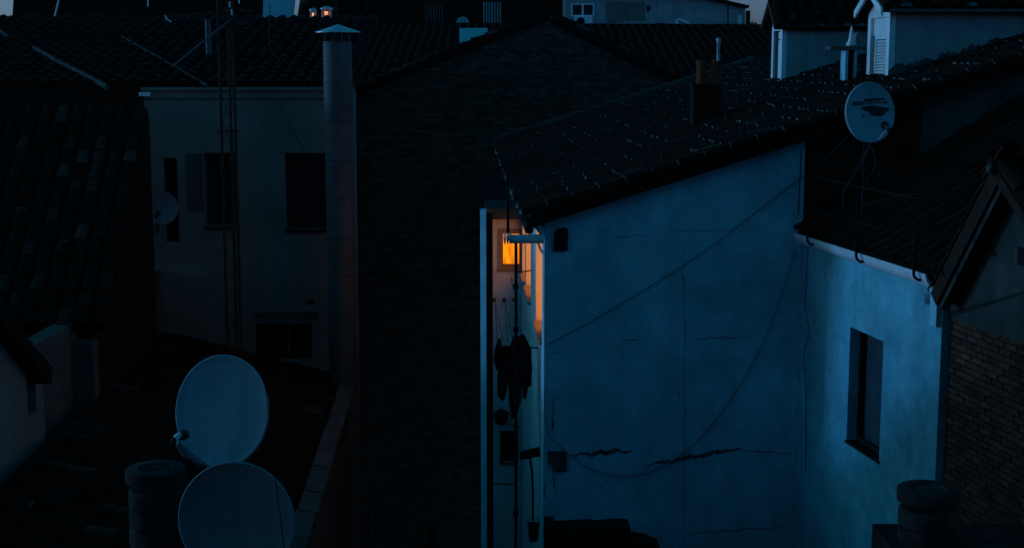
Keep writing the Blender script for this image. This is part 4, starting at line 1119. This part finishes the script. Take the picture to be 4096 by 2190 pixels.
m_ = MB(); m_.tube([W(925, 78, YM_ - .1), W(692, 266, YM_ - .1)], .018, 7); m_.build('stay_rod', M['grey_metal'], ms)
for (ya, yb, yy) in (((668, 66), (1040, 38), -.15), ((670, 84), (950, 68), .1)):
    m_ = MB(); m_.tube([W(*ya, YM_ + yy), W(*yb, YM_ + yy)], .010, 6); bo = m_.build('boom', M['rust_metal'], ms)
    for i in range(6):
        f = i / 6; p = W(ya[0] + (yb[0] - ya[0]) * f, ya[1] + (yb[1] - ya[1]) * f, YM_ + yy)
        m_ = MB(); m_.tube([p - Vector((0, .35, 0)), p + Vector((0, .35, 0))], .005, 5); m_.build('element', M['grey_metal'], bo)
m_ = MB(); m_.tube([W(660, 62, YM_), W(668, 78, YM_), W(684, 88, YM_)], .014, 6); m_.build('boom_end', M['white_metal'], ms)
for (u, v0, v1) in ((918, 8, 30), (926, 38, 62), (955, 0, 14)):
    m_ = MB(); m_.tube([W(u, v0, YM_ - .2), W(u + 2, v1, YM_ - .2)], .012, 6); m_.build('dipole', M['white_metal'], ms)
# vertical flue pipe behind
m_ = MB(); p = onplane(836, 238, Vector((0, 25.5, fz + .05)), nE); r = .055
m_.lathe(p - UP * .2, [(r, 0), (r, W(836, 76, p.y).z - p.z + .2), (r * .8, W(836, 76, p.y).z - p.z + .2)], 14); tag(m_.build('vent_pipe', M['grey_metal'], smooth=True), 'plain upright grey vent pipe behind the antenna mast', 'pipe')

# ------------------------------------------------------------------ near building under the viewpoint and its chimneys
nb = thing('near_building', 'building just below the viewpoint carrying the ringed chimneys', 'building', (0, 5, 0))
m_ = MB(); m_.box(-14, 14, -12, 12.25, 0, NRZ); m_.build('block', M['dim_plaster'], nb)
m_ = MB(); m_.box(-14, 14, -12, -.6, NRZ + .002, CAMZ + 7.0); m_.build('shade_block', M['dim_plaster'], nb)  # unseen upper storeys, added and raised to darken the walls facing the camera
def ring_chimney(c, r, zt, label, base=None):
    t = thing('ringed_chimney', label, 'chimney', (c[0], c[1], NRZ), 'ringed concrete chimneys on the near roof')
    h = .165; z = zt - .17; k = 0
    while z > NRZ - .1:
        m_ = MB(); m_.lathe((c[0] + random.uniform(-.006, .006), c[1] + random.uniform(-.006, .006), z - h), [(r * .90, 0), (r * .98, .014), (r * .995, .035), (r * 1.0, h * .5), (r * .995, h - .04), (r * .98, h - .02), (r * .90, h - .003)], 32); m_.build('ring', M['concrete'], t, smooth=True); z -= h
    m_ = MB(); m_.lathe((c[0], c[1], zt - .168), [(r * .9, .04), (r * 1.04, .05), (r * 1.07, .075), (r * 1.07, .14), (r * 1.05, .158), (r * .99, .166), (r * .6, .167), (r * .56, .15), (r * .0, .15)], 36); m_.build('cap', M['concrete'], t, smooth=True)
    return t
cR = W(3712, 1950, 11.6); ring_chimney((cR.x, cR.y), .238, W(3712, 1947, 11.6).z, 'ringed round chimney with flat cap at lower right by bricks')
cL = W(622, 1860, 11.4); ring_chimney((cL.x, cL.y), .232, W(622, 1866, 11.4).z, 'very dark ringed round chimney left of the big dishes')
s0 = W(3512, 2122, 11.9); m_ = MB(); m_.box(s0.x, s0.x + 1.4, 11.25, 12.1, NRZ + .002, s0.z); tag(m_.build('chimney_plinth', M['concrete']), 'dark slab under the ringed chimney at lower right', 'slab')

# ------------------------------------------------------------------ fittings of the light well
YW = 16.92
pole = thing('service_pole', 'black upright pole with stacked insulators in front of the lit window', 'pole', W(2063, 2195, YW))
m_ = MB(); m_.tube([W(2063, 2260, YW), W(2064, 965, YW)], .0195, 10); m_.build('lower_tube', M['black_metal'], pole, smooth=True)
m_ = MB(); m_.tube([W(2032, 935, YW), W(2031, 610, YW)], .018, 10); m_.build('upper_tube', M['black_metal'], pole, smooth=True)
for v_ in (1145, 1315, 1700, 2050):
    m_ = MB(); c = W(2063, v_, YW); m_.lathe(c - UP * .04, [(.024, 0), (.034, .01), (.034, .06), (.024, .07)], 12); m_.build('collar', M['black_metal'], pole, smooth=True)
m_ = MB(); m_.tube([W(2045, 955, YW), W(2175, 955, YW + .02)], .054, 14); m_.build('cross_pipe', M['white_metal'], pole, smooth=True)
for u in (2019, 2031, 2041):
    m_ = MB(); m_.lathe(W(u, 952, YW - .005), [(.02, -.016), (.07, -.008), (.076, 0), (.07, .008), (.02, .016)], 18, axis=(1, 0, 0)); m_.build('insulator', M['zinc'], pole, smooth=True)
m_ = MB(); m_.tube([W(2046, 1110, YW), W(2049, 1140, YW), W(2064, 1146, YW)], .006, 6); m_.build('hook', M['black_metal'], pole)
m_ = MB(); m_.tube([W(2064, 1088, YW), W(2100, 1085, YW + .4), W(2122, 1081, YW + .8)], .008, 6); m_.build('side_bracket', M['black_metal'], pole)
m_ = MB(); m_.tube([W(2150, 965, YW), W(2163, 1000, YW - .01), W(2172, 1012, YW - .02)], .014, 8); m_.build('brace', M['white_metal'], pole)

# clothes rack and washing
YC = 18.3
rk = thing('clothes_rack', 'dark clothes rack bar sticking out of the light well wall', 'clothes rack', W(2085, 1390, YC))
for yy in (0, .25):
    m_ = MB(); m_.tube([W(2010, 1384, YC + yy), W(2060, 1386, YC + yy), W(2150, 1390, YC + yy)], .011, 7); m_.build('bar', M['black_metal'], rk)
m_ = MB(); m_.tube([W(2150, 1390, YC), W(2152, 1390, YC + .25)], .011, 7); m_.build('end_bar', M['black_metal'], rk)
def garment(name, label, rows, m, Y, seed, group='dark washing hanging in the light well'):
    """rows: (v, u_left, u_right)"""
    rnd = random.Random(seed); nU = 12; fr = []; R_ = []
    for i in range(len(rows) - 1):
        (v0, a0, b0), (v1, a1, b1) = rows[i], rows[i + 1]
        k = max(1, int((v1 - v0) / 16))
        for j in range(k + (i == len(rows) - 2)):
            f = j / k; R_.append((v0 + (v1 - v0) * f, a0 + (a1 - a0) * f + rnd.uniform(-1.2, 1.2), b0 + (b1 - b0) * f + rnd.uniform(-1.2, 1.2)))
    F_, B_ = [], []; ph = rnd.uniform(0, 6)
    for i, (v, a, b) in enumerate(R_):
        for j in range(nU + 1):
            f = j / nU; d = .022 * math.sin(f * 13 + ph + i * .12) + .012 * math.sin(f * 5 + i * .3)
            e = .02 * math.sin(math.pi * f)
            F_.append(W(a + (b - a) * f, v + (4 * math.sin(f * 9 + ph) if i == len(R_) - 1 else 0), Y + d - e)); B_.append(W(a + (b - a) * f, v, Y + d + e + .006))
    m_ = MB(); n_ = len(F_); fs = []; w = nU + 1
    for i in range(len(R_) - 1):
        for j in range(nU):
            q = i * w + j
            fs += [(q, q + 1, q + w + 1, q + w), (n_ + q, n_ + q + w, n_ + q + w + 1, n_ + q + 1)]
        fs += [(i * w, (i + 1) * w, n_ + (i + 1) * w, n_ + i * w), (i * w + nU, n_ + i * w + nU, n_ + (i + 1) * w + nU, (i + 1) * w + nU)]
    for j in range(nU):
        fs += [(j, n_ + j, n_ + j + 1, j + 1)]; q = (len(R_) - 1) * w + j; fs += [(q, q + 1, n_ + q + 1, n_ + q)]
    m_.add(F_ + B_, fs); return tag(m_.build(name, M[m], smooth=True), label, 'laundry', group)
garment('hanging_shirt', 'black pointed garment hanging leftmost on the rack', [(1352, 1996, 2002), (1375, 1984, 2008), (1400, 1976, 2009), (1440, 1973, 2008), (1462, 1980, 2003), (1480, 1984, 2000)], 'cloth_black', YC - .12, 1)
garment('hanging_trousers', 'black trousers hanging below the pointed garment', [(1388, 2002, 2044), (1440, 1998, 2046), (1470, 1992, 2042), (1520, 1988, 2032), (1575, 1990, 2026), (1592, 2000, 2020), (1602, 2008, 2014)], 'cloth_black', YC, 2)
garment('hanging_towel', 'longest dark blue cloth hanging in the middle of the rack', [(1340, 2056, 2078), (1376, 2042, 2092), (1420, 2034, 2096), (1520, 2032, 2094), (1600, 2034, 2084), (1640, 2040, 2072), (1672, 2044, 2064)], 'cloth_blue', YC + .04, 3)
garment('hanging_jacket', 'wide black jacket hanging rightmost on the rack', [(1335, 2082, 2096), (1365, 2078, 2112), (1400, 2080, 2126), (1480, 2082, 2128), (1540, 2088, 2126), (1550, 2090, 2112), (1592, 2090, 2106)], 'cloth_black', YC + .14, 4)
# clothes lines from hooks on the back wall
for i, u in enumerate((1977, 2017, 2056)):
    t = thing('clothes_line', ['leftmost clothes line running down from its wall hook', 'middle clothes line running down from its wall hook', 'rightmost clothes line running down beside the black pole'][i], 'clothes line', W(u, 1197, YB - .03), 'clothes lines in the light well')
    m_ = MB(); m_.lathe(W(u, 1196, YB - .002), [(.03, 0), (.03, .02), (.015, .03), (.015, .07), (.03, .08), (.03, .10), (0, .105)], 10, axis=(0, -1, 0)); m_.build('hook', M['grey_metal'], t)
    for du, dv in ((8, 170), (30, 165)):
        p0 = W(u + 3, 1200, YB - .08); p1 = W(u + du + 6, 1200 + dv, YC + .1); mid = (p0 + p1) / 2 - UP * .03
        m_ = MB(); m_.tube([p0, mid, p1], .0045, 5); m_.build('line', M['black_metal'], t)
# wall lamp on the lower back wall, wooden bracket, rods, bucket
t = thing('wall_lamp', 'dark round wall lamp above the lower light well window', 'lamp', W(2002, 1672, YB))
m_ = MB(); m_.lathe(W(2004, 1668, YB - .002), [(.12, 0), (.12, .05), (.1, .09), (.05, .13), (0, .14)], 18, axis=(0, -1, 0)); m_.build('globe', M['concrete'], t, smooth=True)
m_ = MB(); m_.lathe(W(2004, 1644, YB - .16), [(.03, -.02), (.15, -.05), (.16, -.045), (.06, .03), (0, .05)], 18); m_.build('shade', M['rust_metal'], t, smooth=True)
m_ = MB(); m_.prism([W(u, v, 17.0) for u, v in [(2078, 1812), (2160, 1792), (2162, 1824), (2080, 1838)]], (0, .1, 0)); tag(m_.build('wooden_bracket', M['wood_dark']), 'dark wooden board bracket low beside the white corner', 'board')
m_ = MB(); m_.tube([W(2120, 1830, 17.1), W(2128, 1880, 17.1), W(2132, 1960, 17.1), W(2132, 2080, 17.1)], .015, 8); tag(m_.build('hanging_rod', M['black_metal']), 'bent dark rod hanging below the wooden board', 'rod')
m_ = MB(); m_.tube([W(1978, 1933, 17.3), W(2052, 1935, 17.0), W(2066, 1938, 16.95), W(2068, 2060, 16.95)], .010, 7); tag(m_.build('angled_rail', M['black_metal']), 'dark rail bent downward beside the black pole', 'rail')
t = thing('hanging_bucket', 'dark bucket hanging at the bottom of the light well', 'bucket', W(2134, 2160, 17.1))
m_ = MB(); m_.lathe(W(2134, 2160, 17.1), [(.055, 0), (.075, .2), (.08, .205), (.08, .22), (.07, .22), (.055, .02)], 18); m_.build('pail', M['concrete'], t, smooth=True)
m_ = MB(); m_.tube([W(2110, 2088, 17.1), W(2120, 2068, 17.1), W(2148, 2068, 17.1), W(2158, 2088, 17.1)], .005, 5); m_.build('handle', M['black_metal'], t)

# ------------------------------------------------------------------ ruined low wall at the foot of the gable
pts = [(2178, 2260), (2178, 2098), (2218, 2100), (2222, 2118), (2300, 2114), (2362, 2110), (2392, 2116), (2450, 2108), (2516, 2110), (2524, 2124), (2524, 2160), (2590, 2170), (2640, 2192), (2640, 2260)]
m_ = MB(); m_.prism([W(u, v, 16.3) for u, v in pts], (0, .35, 0)); tag(m_.build('ragged_wall', M['dark_brick_wall']), 'black ragged wall top at the foot of the white gable', 'wall')
m_ = MB(); m_.prism([W(u, v, 22.0) for u, v in [(1706, 2260), (1708, 2094), (1730, 2105), (1748, 2150), (1765, 2260)]], (0, .2, 0)); tag(m_.build('pointed_post', M['wood_dark']), 'dark pointed post in front of the brick wall bottom', 'post')

# ------------------------------------------------------------------ railing with bent feet over the gutter
rail = thing('roof_railing', 'thin black railing whose bent feet hook over the white gutter', 'railing', Bpt(1.2, .15, zG))
def onr(u, v, off): return onB(u, v, off)
tops = []
for (u, vb, vt_) in ((3229, 972, 700), (3424, 1040, 745), (3654, 1112, 790)):
    b = onr(u, vb, .17); tt = tB(b)
    tp = Bpt(tt, .17, 0); tp.z = onr(u, vt_, .17).z; tops.append(tp)
    pts = [tp, b + UP * .04, b + UP * .01 - BN * .012, b - UP * .02 - BN * .05, b - UP * .01 - BN * .10 + BD * .03, Bpt(tt + .06, -.0, b.z + .0)]
    m_ = MB(); m_.tube(pts, .015, 8); m_.build('post', M['black_metal'], rail, smooth=True)
for i in range(2):
    for f in (0, .38):
        a, b = tops[i] - UP * f, tops[i + 1] - UP * f
        m_ = MB(); m_.tube([a, b], .008 if f == 0 else .005, 6); m_.build('rail', M['black_metal'], rail)
nB_ = BD.cross(upB); nB_ = nB_ if nB_.z > 0 else -nB_
for (u, v, h) in ((3705, 1010, .75), (3772, 880, .6)):
    p = onplane(u, v, Bpt(0, .06, zG + .085), nB_)
    m_ = MB(); m_.tube([p - UP * .05, p + UP * h], .011, 7); m_.build('inner_post', M['black_metal'], rail)
# corner bracket left of the roof
m_ = MB(); m_.tube([Apt(a_w - .07, -.05, W(0, 860, 17).z), Apt(a_w - .06, -.05, W(0, 600, 17).z)], .008, 6); tag(m_.build('corner_rod', M['black_metal']), 'thin black rod fixed to the upper right corner of the gable', 'rod')

# ------------------------------------------------------------------ cables
def cable(name, label, pts, r, m, cat='cable', n=6):
    # smooth through points
    P = [Vector(p) for p in pts]; out = []
    for i in range(len(P) - 1):
        p0, p1, p2, p3 = P[max(i - 1, 0)], P[i], P[i + 1], P[min(i + 2, len(P) - 1)]
        for k in range(8):
            t = k / 8
            out.append(.5 * ((2 * p1) + (p2 - p0) * t + (2 * p0 - 5 * p1 + 4 * p2 - p3) * t * t + (3 * p1 - p0 - 3 * p2 + p3) * t ** 3))
    out.append(P[-1])
    m_ = MB(); m_.tube(out, r, n); return tag(m_.build(name, M[m], smooth=True), label, cat)
def gA(u, v, d=.02): return onplane(u, v, pA, AN) + AN * d
cable('wall_cable', 'straight cable rising diagonally across the white gable', [gA(2182, 1378), gA(2400, 1262), gA(2740, 1055), gA(2980, 880), gA(3212, 700)], .006, 'cable')
cable('wall_cable', 'slack cable curving down the white gable from its right corner', [gA(3178, 1000), gA(3080, 1300), gA(2980, 1500), gA(2850, 1690), gA(2740, 1800), gA(2620, 1875), gA(2490, 1900), gA(2360, 1870), gA(2260, 1800), gA(2190, 1720), gA(2176, 1560)], .0055, 'cable')
cable('wall_cable', 'wavy cable running down the corner beside the gutter wall', [onB(3232, 1000, .02), onB(3226, 1100, .02), onB(3222, 1240, .03), onB(3236, 1330, .02), onB(3214, 1420, .06), onB(3224, 1560, .02), onB(3222, 1900, .02)], .005, 'black_metal')
cable('coaxial_cable', 'pale looping cable below the lettered dish', [W(3484, 580, 15.7), W(3440, 660, 15.6), W(3375, 770, 15.5), W(3380, 835, 15.5), W(3440, 830, 15.5), W(3560, 790, 15.5), W(3700, 775, 15.4), W(3800, 765, 15.4), W(3880, 760, 15.3)], .006, 'cable_dim')
cable('coaxial_cable', 'dim loop cable right of the dish mast', [W(3486, 580, 15.7), W(3500, 660, 15.6), W(3450, 760, 15.6), W(3470, 812, 15.5), W(3600, 790, 15.5)], .005, 'cable_dim')
for i, (a, b, lab) in enumerate((((3390, 545), (3290, 640), 'guy wire slanting down left of the lettered dish'), ((3478, 580), (3425, 660), 'short guy wire under the lettered dish'), ((3486, 585), (3530, 730), 'guy wire slanting down right of the lettered dish'), ((3235, 640), (3700, 720), 'long thin wire below the lettered dish'))):
    cable('guy_wire', lab, [W(*a, 15.9), (W(*a, 15.9) + W(*b, 15.9)) / 2 - UP * .015, W(*b, 15.9)], .005, 'cable_dim', 'wire')
cable('roof_wire', 'pale wire hanging down the dark roof left of the flue', [W(1080, 20, 24.8), W(1082, 190, 24.8), W(1130, 240, 24.8), W(1200, 290, 24.8), W(1240, 320, 24.8), W(1248, 355, 24.8)], .008, 'cable_dim', 'wire')
cable('roof_wire', 'thin wire crossing the cream wall to the flue window', [W(1080, 360, 24.9), W(1150, 480, 24.9), W(1215, 605, 24.9)], .006, 'black_metal', 'wire')
